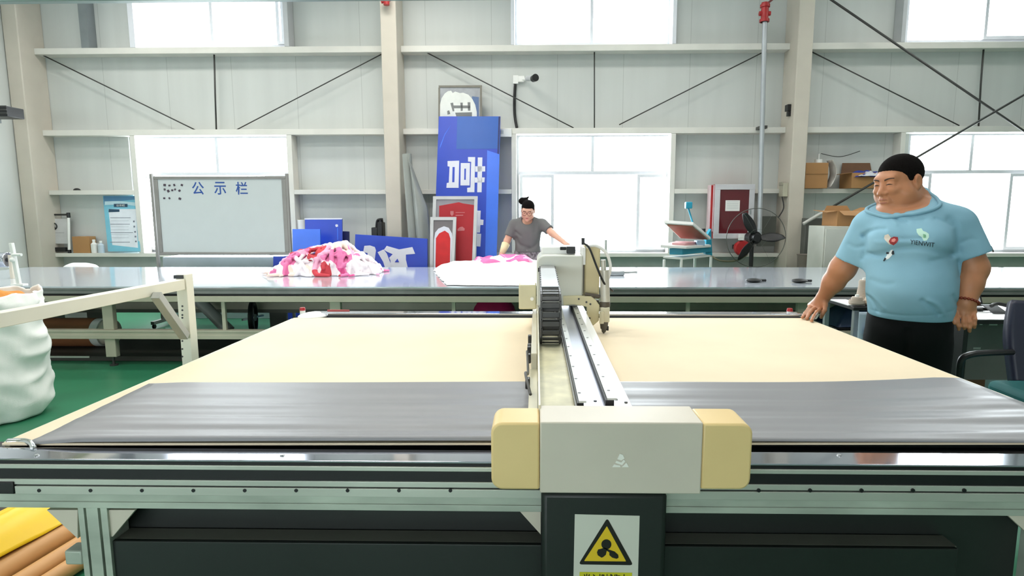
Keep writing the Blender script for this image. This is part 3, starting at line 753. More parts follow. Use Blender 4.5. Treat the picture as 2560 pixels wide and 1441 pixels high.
BX(XT0, XT1, ybk - .12, ybk - .0605, z0, z1).build('lower_back_rail', M_olive, tb)
def tleg(px, w=.098, y=yl):
    x = XA(px, 800, y)
    L = MB().box(x - w / 2, x + w / 2, y + .008, y + .062, .085, z0 - .001).box(x - w / 2, x + w / 2, y + .008, y + .062, z1 + .001, tz(757) - .001).build('leg', M_olive, tb, bevel=.004)
    MB().cyl((x, y + .035, 0), (x, y + .035, .012), .035).cyl((x, y + .035, .0121), (x, y + .035, .085), .012).build('levelling_foot', M_rod, L)
for px in (-290, 268, 838, 1410, 2008, 2580): tleg(px)
for px in (-20, 558, 1134, 1720, 2290):
    x = XA(px, 800, yl); MB().box(x - .016, x + .016, yl + .012, yl + .04, z1 + .001, tz(757) - .001).build('stay', M_olive, tb)
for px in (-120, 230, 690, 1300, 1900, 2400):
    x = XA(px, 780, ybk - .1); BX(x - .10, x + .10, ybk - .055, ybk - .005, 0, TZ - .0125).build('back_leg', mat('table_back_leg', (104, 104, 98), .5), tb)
# roller and clamp at its left end
q = AZ(30, 716, TZ)
t = thing('clamp_stand', 'white clamp stand with a cross pin at the left end of the worktable', 'clamp', q)
B = MB(); X, Y = q.x + .05, q.y + .02
B.box(X - .06, X + .06, Y - .03, Y + .03, TZ + .0005, TZ + .02).build('foot', M_white, t, bevel=.004)
MB().bar((X, Y, TZ + .02), (X - .03, Y, ZA(38, 608, Y)), .03, .03, (0, 1, 0)).build('upright', M_white, t, bevel=.004)
z = ZA(40, 637, Y); MB().cyl((X - .02, Y - .01, z), (X + .06, Y - .01, z), .013).ball((X - .02, Y - .02, z - .045), .022).build('cross_pin', M_white, t)
q = AY(0, 650, 5.9)
t = thing('steel_roller', 'shiny steel roller lying above the left end of the worktable', 'roller', (-5.6, 5.9, TZ))
ze = ZA(20, 650, 5.9); xe = XA(22, 650, 5.9)
MB().cyl((XT0 + .1, 5.9, ze), (xe, 5.9, ze), .075, seg=32).build('drum', M_rail, t, bevel=.006)
MB().cyl((xe, 5.9, ze), (xe + .07, 5.9, ze), .02).build('axle', M_rod, t)
BX(xe + .02, xe + .05, 5.87, 5.93, TZ + .0005, ze + .05).build('bearing_plate', M_grey, t)
BX(XT0 + .05, XT0 + .08, 5.87, 5.93, TZ + .0005, ze + .05).build('bearing_plate', M_grey, t)
# ---------------------------------------------------------------- cloth on the worktable
def mat_print(name, stops, scale, rough=.75):
    M = bpy.data.materials.new(name); M.use_nodes = True; nt = M.node_tree; N = nt.nodes; L = nt.links; b = N['Principled BSDF']
    b.inputs['Roughness'].default_value = rough; b.inputs['Specular IOR Level'].default_value = .2
    tc = N.new('ShaderNodeTexCoord'); nz = N.new('ShaderNodeTexNoise'); nz.inputs['Scale'].default_value = 3.5
    L.new(tc.outputs['Object'], nz.inputs['Vector'])
    ma = N.new('ShaderNodeVectorMath'); ma.operation = 'SCALE'; ma.inputs['Scale'].default_value = .45; L.new(nz.outputs['Color'], ma.inputs[0])
    ad = N.new('ShaderNodeVectorMath'); L.new(tc.outputs['Object'], ad.inputs[0]); L.new(ma.outputs[0], ad.inputs[1])
    vo = N.new('ShaderNodeTexVoronoi'); vo.inputs['Scale'].default_value = scale; L.new(ad.outputs[0], vo.inputs['Vector'])
    sp = N.new('ShaderNodeSeparateColor'); L.new(vo.outputs['Color'], sp.inputs[0])
    rp = N.new('ShaderNodeValToRGB'); rp.color_ramp.interpolation = 'CONSTANT'
    for i, (p, c) in enumerate(stops):
        e = rp.color_ramp.elements[i] if i < 2 else rp.color_ramp.elements.new(p)
        e.position = p; e.color = lin(c)
    L.new(sp.outputs['Red'], rp.inputs['Fac']); L.new(rp.outputs['Color'], b.inputs['Base Color'])
    return M
M_pink = mat_print('pink_print_cloth', [(0, (246, 236, 240)), (.40, (234, 130, 178)), (.56, (246, 222, 210)), (.72, (242, 178, 206)), (.88, (222, 90, 146)), (.965, (206, 74, 84))], 6.0)
def zpt(px, py): q = AZ(px, py, TZ); return (q.x, q.y)
M_wc = mat('white_cloth', (240, 240, 240), .8, 0, 0.01)
ol = [zpt(*p) for p in ((1118, 714.5), (1200, 716), (1300, 716), (1400, 715), (1440, 700), (1420, 680), (1330, 674), (1200, 674), (1095, 676), (1090, 682), (1098, 696))]
def hw(s, x, y):
    v = Vector((x * 2.2, y * 2.6, .4)); f = 1 - abs(noise.noise(v * 1.3)) * 1.8
    return (1 - s ** 4) * (.055 + .05 * max(0, (y - ol[0][1]) / 1.0)) + .03 * f * min(1, (1 - s) * 8) + .006
B = cloth_blob(ol, hw, TZ + .001, 30, 120, .02, 8)
tag(B.build('white_cloth', M_wc, None, smooth=True), 'spread white cloth in front of the woman on the worktable', 'cloth')
M_pk2 = mat_print('pink_patch_cloth', [(0, (240, 120, 175)), (.35, (246, 176, 206)), (.55, (250, 232, 238)), (.75, (235, 96, 164)), (.88, (250, 240, 240)), (.99, (250, 240, 240))], 4.5)
ol2 = [zpt(*p) for p in ((1196, 688), (1240, 690), (1290, 686), (1345, 684), (1350, 673), (1300, 671), (1200, 671), (1180, 676))]
def hk(s, x, y):
    v = Vector((x * 3, y * 3, 2.4)); f = 1 - abs(noise.noise(v * 1.4)) * 1.8
    return (1 - s ** 2.2) * .045 + .05 * f * min(1, (1 - s) * 6) + .01
B = cloth_blob(ol2, hk, TZ + .085, 24, 90, .04, 5)
tag(B.build('printed_cloth', M_pk2, None, smooth=True), 'small pink cloth lying on the white cloth in front of the woman', 'cloth')
# flat clips and a tool on the right half
def clip_(px, py, label):
    q = AZ(px, py, TZ); B = MB(); B.ball((q.x, q.y, TZ + .018), (.075, .06, .018)).cyl((q.x - .05, q.y, TZ + .02), (q.x + .12, q.y + .02, TZ + .015), .012)
    tag(B.build('fabric_weight', M_black, None, smooth=True), label, 'weight', 'black weights on the worktable')
clip_(1884, 706, 'flat black fabric weight on the worktable below the pedestal fan')
clip_(1998, 707, 'flat black fabric weight on the worktable left of the man')
q = AZ(1545, 690, TZ); t = thing('hand_tool', 'grey hand tool lying on the worktable behind the cutting head', 'tool', q)
B = MB(); B.box(q.x - .12, q.x + .07, q.y, q.y + .08, TZ + .0005, TZ + .05).build('body', M_steel, t, bevel=.012)
MB().bar((q.x + .07, q.y + .04, TZ + .03), (q.x + .2, q.y + .05, TZ + .035), .05, .02).build('blade', M_ap, t)
# ---------------------------------------------------------------- under the worktable
M_kraft = mat('kraft_tube', (152, 96, 62), .6, 0, .08, 4)
q = AY(150, 880, 5.75)
t = thing('paper_roll', 'thick brown paper roll with white label lying under the worktable', 'roll', (q.x, 5.9, 0))
xe = XA(232, 885, 5.8); MB().cyl((xe - 2.3, 5.9, .20), (xe, 5.9, .20), .145, seg=32).build('wrapped_roll', M_kraft, t)
MB().cyl((xe + .001, 5.9, .20), (xe + .08, 5.9, .20), .142, seg=32).build('plastic_end', M_white, t)
MB().cyl((xe + .081, 5.9, .20), (xe + .16, 5.9, .20), .125, seg=32).build('end_plug', M_grey, t)
t = thing('board_and_floor_shade', 'dark flat board under the brown paper roll, stretched right to darken the shaded floor', 'board', (q.x, 5.75, 0))
BX(xe - 2.4, xe + 1.5, 5.5, 6.5, .002, .05).build('board', mat('dark_board', (58, 56, 50), .6), t, bevel=.004)  # real board, widened to the right to stand in for floor shade
BX(xe - 2.4, xe + .2, 5.49, 5.4995, .035, .052).build('edge_strip', M_alu, t)
q = AY(110, 815, 6.2); t = thing('electric_motor', 'black electric motor under the worktable behind the white sack', 'motor', (q.x, 6.2, 0))
B = MB(); B.cyl((q.x - .25, 6.31, z1 + .105), (q.x + .02, 6.31, z1 + .105), .085).cyl((q.x + .02, 6.31, z1 + .1), (q.x + .14, 6.31, z1 + .11), .025).build('casing', M_black, t)
BX(q.x - .28, q.x + .06, 6.22, 6.42, .051, z1 + .02).build('pedestal', M_low, t)
q = AY(1234, 770, 6.0); tag(MB().ball((q.x, 6.1, .29), (.24, .2, .29)).build('pink_bag', mat('deep_pink_cloth', (190, 24, 92), .7), None, smooth=True), 'deep pink bundle under the worktable left of the gantry', 'bundle')
q = AY(500, 800, 6.4); t = thing('grey_tube', 'leaning grey tube under the worktable behind the rack post', 'tube', (q.x, 6.4, 0))
MB().cyl((q.x - .40, 6.75, .62), (q.x + .22, 6.58, .075), .065, seg=20).build('tube', M_ap, t)
q = AY(508, 795, 6.6); t = thing('castor_wheel', 'black spoked wheel under the worktable right of the rack post', 'wheel', (q.x, 6.6, 0))
MB().torus((q.x + .5, 6.74, .20), (1, .3, 0), .17, .03).build('tyre', M_black, t); MB().cyl((q.x + .47, 6.74, .2), (q.x + .53, 6.74, .2), .04).bar((q.x + .5, 6.74, .03), (q.x + .5, 6.74, .37), .02, .02, (1, 0, 0)).bar((q.x + .45, 6.59, .2), (q.x + .55, 6.89, .2), .02, .02).build('hub', M_steel, t)
# ---------------------------------------------------------------- white sack at the left edge
M_sack = mat('woven_sack', (244, 244, 238), .6, 0, .04, 4, .05, 120)
q = AZ(20, 1062, 0); sx, sy = XA(-30, 900, 3.95), 3.95; hs = ZA(30, 735, 3.95)
sr = XA(84, 900, 3.95) - sx
t = thing('sack', 'tall white woven sack filled with orange cloth standing left of the rack beam', 'sack', (sx, sy, 0))
def sk(u, v):
    a = 2 * PI * u; z = v * hs
    r = sr * (.80 + .22 * min(1, v * 3) ** .5 - .05 * v)
    d = Vector((math.cos(a), math.sin(a), 0))
    w = noise.noise(Vector((d.x * 2.2, d.y * 2.2, z * 5))) * .035 + (1 - abs(noise.noise(Vector((d.x * 1.5, d.y * 1.5, z * 8 + d.x * 3 + 3)))) * 2) * .022
    if v > .93: w += noise.noise(Vector((d.x * 5, d.y * 5, 3))) * .04
    zz_ = z + (noise.noise(Vector((d.x * 3, d.y * 3, 7))) * .04 if v > .9 else 0)
    return Vector((sx, sy, max(.002, zz_))) + d * (r + w) * (0.0 if v == 0 else 1)
o = MB().grid(sk, 72, 60)
bmesh.ops.remove_doubles(o.bm, verts=o.bm.verts[:], dist=1e-4)
o.build('sack_body', M_sack, t, smooth=True, solid=.006)
def of(s, x, y): return (1 - s ** 3) * .07 + .05 * noise.noise(Vector((x * 9, y * 9, 0))) + .03
B = cloth_blob([(sx + math.cos(a) * sr * .8, sy + math.sin(a) * sr * .8) for a in [2 * PI * k / 10 for k in range(10)]], of, hs - .09, 14, 60)
B.build('orange_filling', mat('orange_cloth', (214, 138, 48), .7, 0, .1, 8), t, smooth=True)
# ---------------------------------------------------------------- rolls at the lower left beside the machine
M_kl = mat('kraft_tube_light', (206, 152, 92), .5, 0, .05, 4)
def froll(x, y0, y1, z, r, M, name, label):
    dx = .13 * (y1 - y0)
    t = thing(name, label, 'roll', (x + dx / 2, (y0 + y1) / 2, 0), 'material rolls beside the machine')
    MB().cyl((x, y0, z), (x + dx, y1, z), r, seg=36).build('tube', M, t, bevel=.003)
    MB().cyl((x - .0013, y0 - .01, z), (x - .0002, y0 - .0005, z), r * .8, seg=30).build('end_disc', M_black, t)
    return t
froll(-2.085, 1.85, 3.3, .052, .05, M_kl, 'cardboard_tube', 'thickest brown cardboard tube lying against the yellow vinyl beside the left machine leg')
froll(-1.965, 1.85, 3.3, .040, .038, M_kl, 'cardboard_tube', 'middle brown cardboard tube on the floor just left of the machine leg')
froll(-1.870, 1.85, 3.3, .036, .034, M_kl, 'cardboard_tube', 'thinnest brown cardboard tube nearest to the left machine leg')
froll(-2.47, 1.8, 3.3, .102, .10, mat('dark_grey_vinyl', (74, 72, 78), .5), 'vinyl_roll', 'dark grey vinyl roll left of the yellow vinyl on the floor')
t = thing('vinyl_roll', 'bright yellow vinyl roll with a loose curling end beside the left machine leg', 'roll', (-2.15, 2.55, 0), 'material rolls beside the machine')
M_vy = mat('yellow_vinyl', (250, 204, 16), .35, 0, .02)
xy = lambda y: -2.245 + .13 * (y - 1.85)
MB().cyl((xy(1.8), 1.8, .1), (xy(3.2), 3.2, .1), .098, seg=40).build('wound_vinyl', M_vy, t)
MB().cyl((xy(1.78), 1.78, .1), (xy(1.7999), 1.7999, .1), .04, seg=24).build('core', M_kl, t)
def fl(u, v):
    y = 1.82 + 1.36 * v; x = xy(y) + .02 + u * .15; z = .205 - .10 * u ** 1.8 + .012 * math.sin(v * 9) * u
    return Vector((x, y, max(z, .108)))
MB().grid(fl, 14, 24).build('loose_end', M_vy, t, smooth=True, solid=.002)
# ---------------------------------------------------------------- whiteboard
yw = 7.25
A = lambda px, py, d=0: AY(px, py, yw + d)
t = thing('whiteboard', 'wheeled whiteboard with blue Chinese heading standing before the left window', 'whiteboard', (A(555, 600).x, yw, 0))
M_wb = mat('whiteboard_enamel', (196, 204, 203), .28, 0, .01); M_wf = mat('whiteboard_frame', (148, 146, 142), .35, .4, .05)
xa, xb = A(391, 540).x, A(719, 540).x; zt, zb = A(550, 441).z, A(560, 638).z; w = .05
BX(xa + w * .5, xb - w * .5, yw, yw + .02, zb + w * .5, zt - w * .5).build('panel', M_wb, t)
B = MB(); B.box(xa, xb, yw - .012, yw + .03, zt - w * .7, zt).box(xa, xb, yw - .012, yw + .03, zb, zb + w * .7).box(xa, xa + w, yw - .012, yw + .03, zb + w * .7, zt - w * .7).box(xb - w, xb, yw - .012, yw + .03, zb + w * .7, zt - w * .7)
B.build('frame', M_wf, t, bevel=.006)
for x in (xa - .028, xb + .012):
    L = BX(x - .014, x + .014, yw - .01, yw + .03, .09, zt + .03).build('leg', M_wf, t, bevel=.004)
    BX(x - .02, x + .02, yw - .2, yw + .3, .05, .0895).build('foot', M_wf, L)
    MB().cyl((x - .012, yw - .17, .025), (x + .012, yw - .17, .025), .025).cyl((x - .012, yw + .26, .025), (x + .012, yw + .26, .025), .025).build('castor', M_black, L)
M_ink = mat('blue_ink', (38, 78, 150), .5, 0, 0)
for ch_, px in (('公', 495), ('示', 550), ('栏', 604)):
    text_on(ch_, A(px, 471), (1, 0, 0), (0, 0, 1), .145, .152, (0, -1, 0), 'heading_character', M_ink, t, .012, .0015)
B = MB(); rnd = random.Random(2)
for px, py, c in ((412, 463, 0), (424, 464, 0), (436, 463, 0), (455, 463, 0), (412, 474, 1), (421, 478, 1), (431, 476, 1), (438, 474, 1), (449, 477, 1), (411, 496, 2), (424, 496, 2), (450, 497, 2)):
    q = A(px, py); B.obox(q - Vector((0, .004, 0)), (.018 + .012 * rnd.random(), .006, .018 + .01 * rnd.random()), Matrix.Rotation(rnd.random() * 2, 3, 'Y'))
B.build('magnet', mat('dark_magnet', (74, 62, 74), .5), t, bevel=.002)
# ---------------------------------------------------------------- low steel bench behind the table
q = AY(400, 643, 7.75); q2 = AY(700, 643, 7.75)
t = thing('steel_bench', 'low pale steel bench standing behind the whiteboard', 'bench', ((q.x + q2.x) / 2, 8.0, 0))
BX(q.x + .03, q2.x, 7.75, 8.3, .0, q.z).build('cabinet', mat('pale_steel', (190, 200, 208), .22, .6, .03), t, bevel=.006)
q = AY(180, 663, 7.35); ol = [(q.x - .2, 7.2), (q.x + .35, 7.2), (q.x + .38, 7.5), (q.x + .1, 7.6), (q.x - .22, 7.5)]
hb = q.z * 1.07
B = cloth_blob(ol, lambda s, x, y: (1 - s ** 5) * hb * .96 + .03 * noise.noise(Vector((x * 6, y * 6, 2))) * (1 - s), .001, 30, 80)
tag(B.build('white_bag', M_wc, None, smooth=True), 'white bag standing behind the worktable below the folding stand', 'bag')
# ---------------------------------------------------------------- things on the window-sill girt at the left
SZ = G[3] + .028
yS = GY + .02
A = lambda px, py, d=0: AY(px, py, yS + d)
def fit(px0, py0, px1, py1, d=0):
    a = A(px0, py1, d); b = A(px1, py0, d); return a.x, b.x, SZ + .0005, b.z
t = thing('folding_stand', 'small white folding stand with a round black emblem on the left sill', 'stand', (A(134, 600).x, yS, SZ))
xa, xb, z0_, z1_ = fit(98, 532, 169, 629)
for x, s in ((xa + .03, 1), (xb - .03, -1)):
    MB().cyl((x, yS, SZ + .04), (x, yS + .05, z1_ - .05), .018).build('side_tube', M_white, t)
    MB().cyl((x, yS + .05, z1_ - .075), (x, yS + .05, z1_), .024).build('corner_joint', M_black, t, bevel=.004)
    MB().cyl((x, yS, SZ + .0005), (x, yS, SZ + .05), .024).build('corner_joint', M_black, t, bevel=.004)
MB().cyl((xa + .03, yS + .05, z1_ - .03), (xb - .03, yS + .05, z1_ - .03), .014).build('top_bar', M_rod, t)
pz0 = SZ + .14
MB().prism([(xa + .05, yS + .01, pz0), (xb - .05, yS + .01, pz0), (xb - .05, yS + .045, z1_ - .09), (xa + .05, yS + .045, z1_ - .09)], (0, .006, 0)).build('panel', mat('grey_poster', (196, 196, 196), .5), t)
pn = lambda px, py: AY(px, py, yS + .028)
MB().prism([pn(105, 582) , pn(161, 582), pn(158, 606), pn(105, 606)], (0, -.003, 0)).build('picture_band', mat('grey_picture', (140, 140, 138), .5, 0, .25, 20), t)
MB().torus(pn(134, 566), (0, 1, 0), .048, .008).build('emblem_ring', M_black, t)
B = MB(); B.prism([pn(130, 572), pn(133, 562), pn(138, 568), pn(140, 574)], (0, -.004, 0)).build('emblem_mark', M_black, t)
BX(xa + .05, xb - .08, yS - .01, yS + .03, SZ + .02, SZ + .085).build('tray', M_black, t, bevel=.004)
t = thing('cardboard_box', 'small brown cardboard box on the left sill beside white bottles', 'box', (A(200, 600).x, yS + .06, SZ))
M_card = mat('cardboard', (178, 132, 84), .7, 0, .05, 5)
xa, xb, z0_, z1_ = fit(183, 592, 222, 629); BX(xa, xb, yS, yS + .14, z0_, z1_).build('carton', M_card, t, bevel=.003)
BX((xa + xb) / 2 - .02, (xa + xb) / 2 + .02, yS + .001, yS + .139, z1_ - .0005, z1_ + .001).build('packing_tape', mat('packing_tape', (196, 160, 110), .3), t)
for px, h_, M, lb_ in ((232, .14, M_white, 'squat white jar next to the small cardboard box on the left sill'), (233, .20, M_white, 'white plastic bottle between the jar and the clear bottle on the left sill'), (250, .18, mat('milky_plastic', (200, 212, 222), .25), 'bluish clear bottle right of the white bottle on the left sill')):
    q = A(px, 629); yb2 = yS + (.12 if h_ == .14 else .03); t = thing('bottle', lb_, 'bottle', (q.x, yb2, SZ), 'bottles on the left sill')
    MB().lathe([(.0, 0), (.04, .0005), (.042, .01), (.042, h_ * .66), (.016, h_ * .8), (.016, h_ * .84)], (q.x, yb2, SZ)).build('body', M, t)
    MB().lathe([(.0, h_ * .8401), (.02, h_ * .84), (.02, h_), (.0, h_)], (q.x, yb2, SZ)).build('cap', M_white, t)
# blue and white notice board
q = [AY(257, 490, GY + .1), AY(343, 490, GY + .1), AY(350, 629, GY - .02), AY(270, 629, GY - .02)]
t = thing('notice_board', 'blue and white printed notice board leaning on the left sill', 'notice board', (AY(300, 629, GY).x, GY - .02, SZ))
Pn = (q[1] - q[0]).cross(q[3] - q[0]).normalized()
if Pn.y > 0: Pn = -Pn
pp = lambda px, py, k=0: RP(px, py, q[0], Pn) + Pn * (.0012 * k)
def pl(pts, M, name, par, k=1, th=.001): return MB().prism([pp(a, b, k) for a, b in pts], -Pn * th).build(name, M, par, smooth=False)
M_cy = mat('notice_cyan', (120, 190, 212), .35, 0, .04)
bd = MB().prism(q, -Pn * .012).build('board', M_cy, t, bevel=.001)
pl([(259, 491), (341, 491), (342, 499), (300, 503), (260, 512)], mat('notice_blue', (88, 140, 180), .35), 'header_band', bd)
pl([(262, 504), (300, 503), (341, 507), (343, 516), (310, 511), (262, 513)], mat('notice_pale', (196, 226, 236), .35), 'header_wave', bd, 2)
pl([(271, 523), (340, 523), (345, 620), (281, 613)], mat('notice_paper', (226, 232, 240), .4), 'text_sheet', bd)
pl([(285, 510), (319, 510), (319, 518), (285, 518)], mat('notice_navy', (36, 70, 96), .4), 'title_plate', bd, 3)
pl([(272, 523), (299, 524), (299, 530), (272, 531)], mat('notice_navy', (36, 70, 96), .4), 'title_plate', bd, 3)
text_on('公示栏', pp(302, 514, 4), (1, 0, 0), (0, 0, 1), .13, .032, (0, -1, 0), 'title_text', M_white, bd, .01, .0008)
for y_, x_ in ((544, 327), (560, 325), (581, 333), (605, 325)): pl([(276, y_), (x_, y_), (x_, y_ + 1.6), (276, y_ + 1.6)], mat('notice_line', (150, 156, 168), .5), 'text_line', bd, 3)
B = MB()
for y_ in (552, 567, 574, 586, 594): B.prism([pp(278, y_, 3), pp(322, y_, 3), pp(322, y_ + .8, 3), pp(278, y_ + .8, 3)], -Pn * .001)
B.build('fine_print', mat('notice_fine', (190, 196, 204), .5), bd)
B = MB()
for x_, y_ in ((335, 552), (336, 565), (338, 578), (339, 590), (340, 602)): B.prism([pp(x_ - 2, y_, 3), pp(x_ + 2, y_, 3), pp(x_ + 2, y_ + 4, 3), pp(x_ - 2, y_ + 4, 3)], -Pn * .001)
B.build('thumbnail', mat('notice_thumb', (120, 126, 140), .5), bd)
tag(MB().ball(AY(101 + 0, 476, GY + .06) + Vector((.55, 0, 0)), (.05, .04, .03)).build('glove', M_black, None, smooth=True), 'small black lump lying on the girt above the folding stand', 'lump')
# ---------------------------------------------------------------- blue sign boards
M_blue = mat('sign_blue', (44, 74, 190), .28, 0, .02); M_blueL = mat('sign_blue_light', (72, 122, 238), .25, 0, .02); M_blueD = mat('sign_blue_teal', (36, 92, 178), .28, 0, .02); M_navy = mat('sign_navy', (34, 40, 92), .4)
M_let = mat('sign_letter_white', (222, 224, 236), .4, 0, .015)
def board(name, label, cat, px_tl, px_tr, px_br, px_bl, yt, ybm, th, M, group=None, bot=None):
    """board leaning back: top edge at depth yt, foot at depth ybm (bot = z of the foot)"""
    tl, tr = AY(*px_tl, yt), AY(*px_tr, yt); bl, br = AY(*px_bl, ybm), AY(*px_br, ybm)
    if bot is not None:
        bl = Vector((bl.x, bl.y, bot)); br = Vector((br.x, br.y, bot))
    n = (tr - tl).cross(bl - tl).normalized()
    if n.y > 0: n = -n
    t = thing(name, label, cat, ((bl.x + br.x) / 2, ybm, bl.z), group)
    MB().prism([tl, tr, br, bl], -n * th).build('panel', M, t, bevel=.002)
    def f(pts, M2, nm, k=1, thk=.002, par=t): return MB().prism([RP(a, b, tl, n) + n * (.0016 * k) for a, b in pts], -n * thk).build(nm, M2, par, smooth=False)
    return t, f, tl, n
t, f, tl, n = board('tall_sign', 'tall blue sign with white Chinese characters leaning beside the middle column', 'sign', (1097, 291), (1251, 291), (1236, 760), (1078, 760), 8.66, 8.24, .05, M_blue, bot=.001)
f([(1143, 291.5), (1250, 292), (1249, 372), (1141, 373)], M_blueD, 'upper_patch')
f([(1218, 376), (1249, 386), (1240, 700), (1212, 700)], M_blueL, 'side_strip')
f([(1099, 372), (1101, 362), (1112, 335), (1128, 312), (1112, 338), (1102, 366)], M_blueL, 'scratch', 1)
f([(1246.5, 292), (1250.5, 292), (1247, 386), (1243.5, 384)], M_navy, 'edge_strip', 2)
f([(1119, 403), (1148, 402), (1146.5, 470), (1116, 470), (1117, 458), (1122, 457), (1124, 417), (1119, 416)], M_let, 'character_stroke', 2)
f([(1131.5, 418), (1137, 418), (1136, 456), (1130.5, 456)], M_blue, 'character_gap', 3)
f([(1152, 408), (1175, 408), (1174, 464), (1151, 464)], M_let, 'character_stroke', 2)
f([(1161, 422), (1165, 422), (1164.5, 450), (1160.5, 450)], M_blue, 'character_gap', 3)
f([(1170, 393), (1188, 393), (1186, 481), (1168, 481), (1168, 470), (1176, 469), (1178, 405), (1170, 404)], M_let, 'character_stroke', 2)
f([(1194.5, 394), (1206, 394), (1204, 481), (1193, 481)], M_let, 'character_stroke', 2)
f([(1188, 416), (1213, 416), (1213, 429), (1188, 430)], M_let, 'character_stroke', 2)
f([(1187, 444), (1212, 444), (1211, 456), (1187, 457)], M_let, 'character_stroke', 2)
f([(1192, 527), (1202, 527), (1201, 549), (1209, 550), (1208, 563), (1201, 563), (1200, 582), (1190, 582)], M_let, 'character_stroke', 2)
f([(1192, 584), (1203, 585), (1201, 617), (1189, 616)], M_let, 'character_stroke', 2)
# framed metal sign behind its top
t, f, tl, n = board('framed_sign', 'weathered grey framed sign with a white rounded head above the tall blue sign', 'sign', (1097, 215), (1204, 214), (1203, 760), (1096, 760), 8.765, 8.70, .03, mat('weathered_panel', (166, 168, 172), .45, .2, .12, 8), bot=.001)
M_sf = mat('sign_frame_grey', (128, 124, 114), .45, .3, .08)
f([(1096.5, 214), (1205, 213.5), (1205, 219), (1097, 219)], M_sf, 'frame_bar', 5, .012)
f([(1096, 219), (1100, 219), (1100, 420), (1096, 420)], M_sf, 'frame_bar', 5, .012); f([(1200, 219), (1205, 219), (1205, 420), (1200, 420)], M_sf, 'frame_bar', 5, .012)
f([(1180, 241), (1197, 243), (1197, 330), (1180, 330)], mat('faded_blue', (96, 118, 158), .5, 0, .08), 'blue_patch', 2)
f([(1100, 262), (1104, 246), (1112, 234), (1120, 228), (1128, 227), (1132, 233), (1138, 229), (1150, 233), (1158, 232), (1171, 237), (1181, 248), (1188, 262), (1192, 280), (1193, 330), (1100, 330)], mat('sign_cream_white', (232, 234, 228), .45), 'rounded_head', 3)
M_gl = mat('sign_grey_letter', (126, 128, 126), .5)
for P_ in ([(1126, 258), (1133, 257), (1136, 278), (1132, 279)], [(1134, 264), (1176, 264), (1176, 271), (1135, 271)], [(1151, 257), (1157, 257), (1157, 277), (1152, 278)], [(1169, 256), (1176, 256), (1176, 277), (1170, 277)], [(1138, 282), (1180, 281), (1180, 292), (1141, 292)], [(1118, 278), (1123, 276), (1126, 285), (1119, 287)]):
    f(P_, M_gl, 'character_stroke', 4)
# red framed pictures in front
M_fr = mat('silver_picture_frame', (204, 204, 204), .35, .3, .04)
def framed(label, tlx, trx, top, blx, brx, yt, yb_, fw, back, M, shape, cols):
    t, f, tl, n = board('framed_picture', label, 'picture', (tlx, top), (trx, top), (brx, 700), (blx, 700), yt, yb_, .02, back, 'framed red pictures before the tall blue sign', bot=.001)
    f([(tlx, top), (trx, top), (trx - fw, top + fw), (tlx + fw, top + fw)], M_fr, 'frame_bar', 8, .014)
    f([(tlx, top), (tlx + fw, top + fw), (blx + fw, 720), (blx, 720)], M_fr, 'frame_bar', 8, .014)
    f([(trx - fw, top + fw), (trx, top), (brx, 720), (brx - fw, 720)], M_fr, 'frame_bar', 8, .014)
    return t, f
M_gb = mat('picture_grey', (150, 148, 154), .4, 0, .05)
t, f = framed('large silver framed picture of a red shirt before the tall blue sign', 1083, 1194, 491, 1077, 1186, 8.1, 7.95, 8, M_gb, None, None, None)
f([(1098, 515), (1125, 510), (1147, 506), (1158, 509), (1185, 513), (1184, 720), (1096, 720)], mat('shirt_red', (178, 32, 42), .55, 0, .05), 'red_shirt', 2)
M_pt = mat('pale_print', (206, 120, 124), .5)
f([(1126, 528), (1134, 528), (1134, 536), (1130, 541), (1126, 536)], M_pt, 'print_mark', 3); f([(1139, 531), (1162, 531), (1162, 532.5), (1139, 532.5)], M_pt, 'print_mark', 3); f([(1139, 538), (1158, 537.5), (1158, 539.5), (1139, 540)], M_pt, 'print_mark', 3)
f([(1144, 573), (1150, 568), (1156, 567), (1162, 572), (1161, 577), (1144, 578)], M_pt, 'print_mark', 3)
t, f = framed('small silver framed picture with a red shape and white arch before the larger framed picture', 1076, 1141, 543, 1074, 1133, 7.85, 7.7, 8, mat('picture_dark_grey', (122, 116, 118), .5), None, None, None)
f([(1085, 600), (1088, 582), (1096, 572), (1110, 566), (1122, 570), (1130, 584), (1131, 597), (1128, 640), (1126, 720), (1083, 720)], M_let, 'white_arch', 2)
f([(1088, 720), (1090, 596), (1098, 584), (1112, 577), (1122, 584), (1126, 597), (1125, 650), (1123, 720)], mat('bright_red_print', (214, 30, 34), .5, 0, .08, 9), 'red_shape', 3)
# grey plastic sheet roll between column and sign
t = thing('plastic_roll', 'grey plastic sheet roll leaning between the middle column and the tall blue sign', 'roll', AZ(1060, 775, 0) * 1.0)
t.location = (XA(1048, 770, 8.3), 8.3, 0)
M_gp = mat('grey_plastic_sheet', (150, 154, 148), .3, 0, .04)
pa, pb = AY(1017, 386, 8.45), Vector((XA(1048, 770, 8.3), 8.3, .002 + .08))
MB().cyl(pa, pb, .065, .08, 28).build('rolled_core', M_gp, t)
def curl(u, v):
    a = AY(1024, 394, 8.40).lerp(Vector((XA(1052, 700, 8.25), 8.25, .35)), v)
    w = .22 * min(1, .15 + v * 2.4) * (1 if v < .8 else 1)
    th = -.6 + u * 2.3
    return a + Vector((w * u * .9, -.10 * math.sin(u * PI) - .02, -.10 * u * (1 - v)))
MB().grid(curl, 16, 24).build('loose_sheet', M_gp, t, smooth=True, solid=.004)
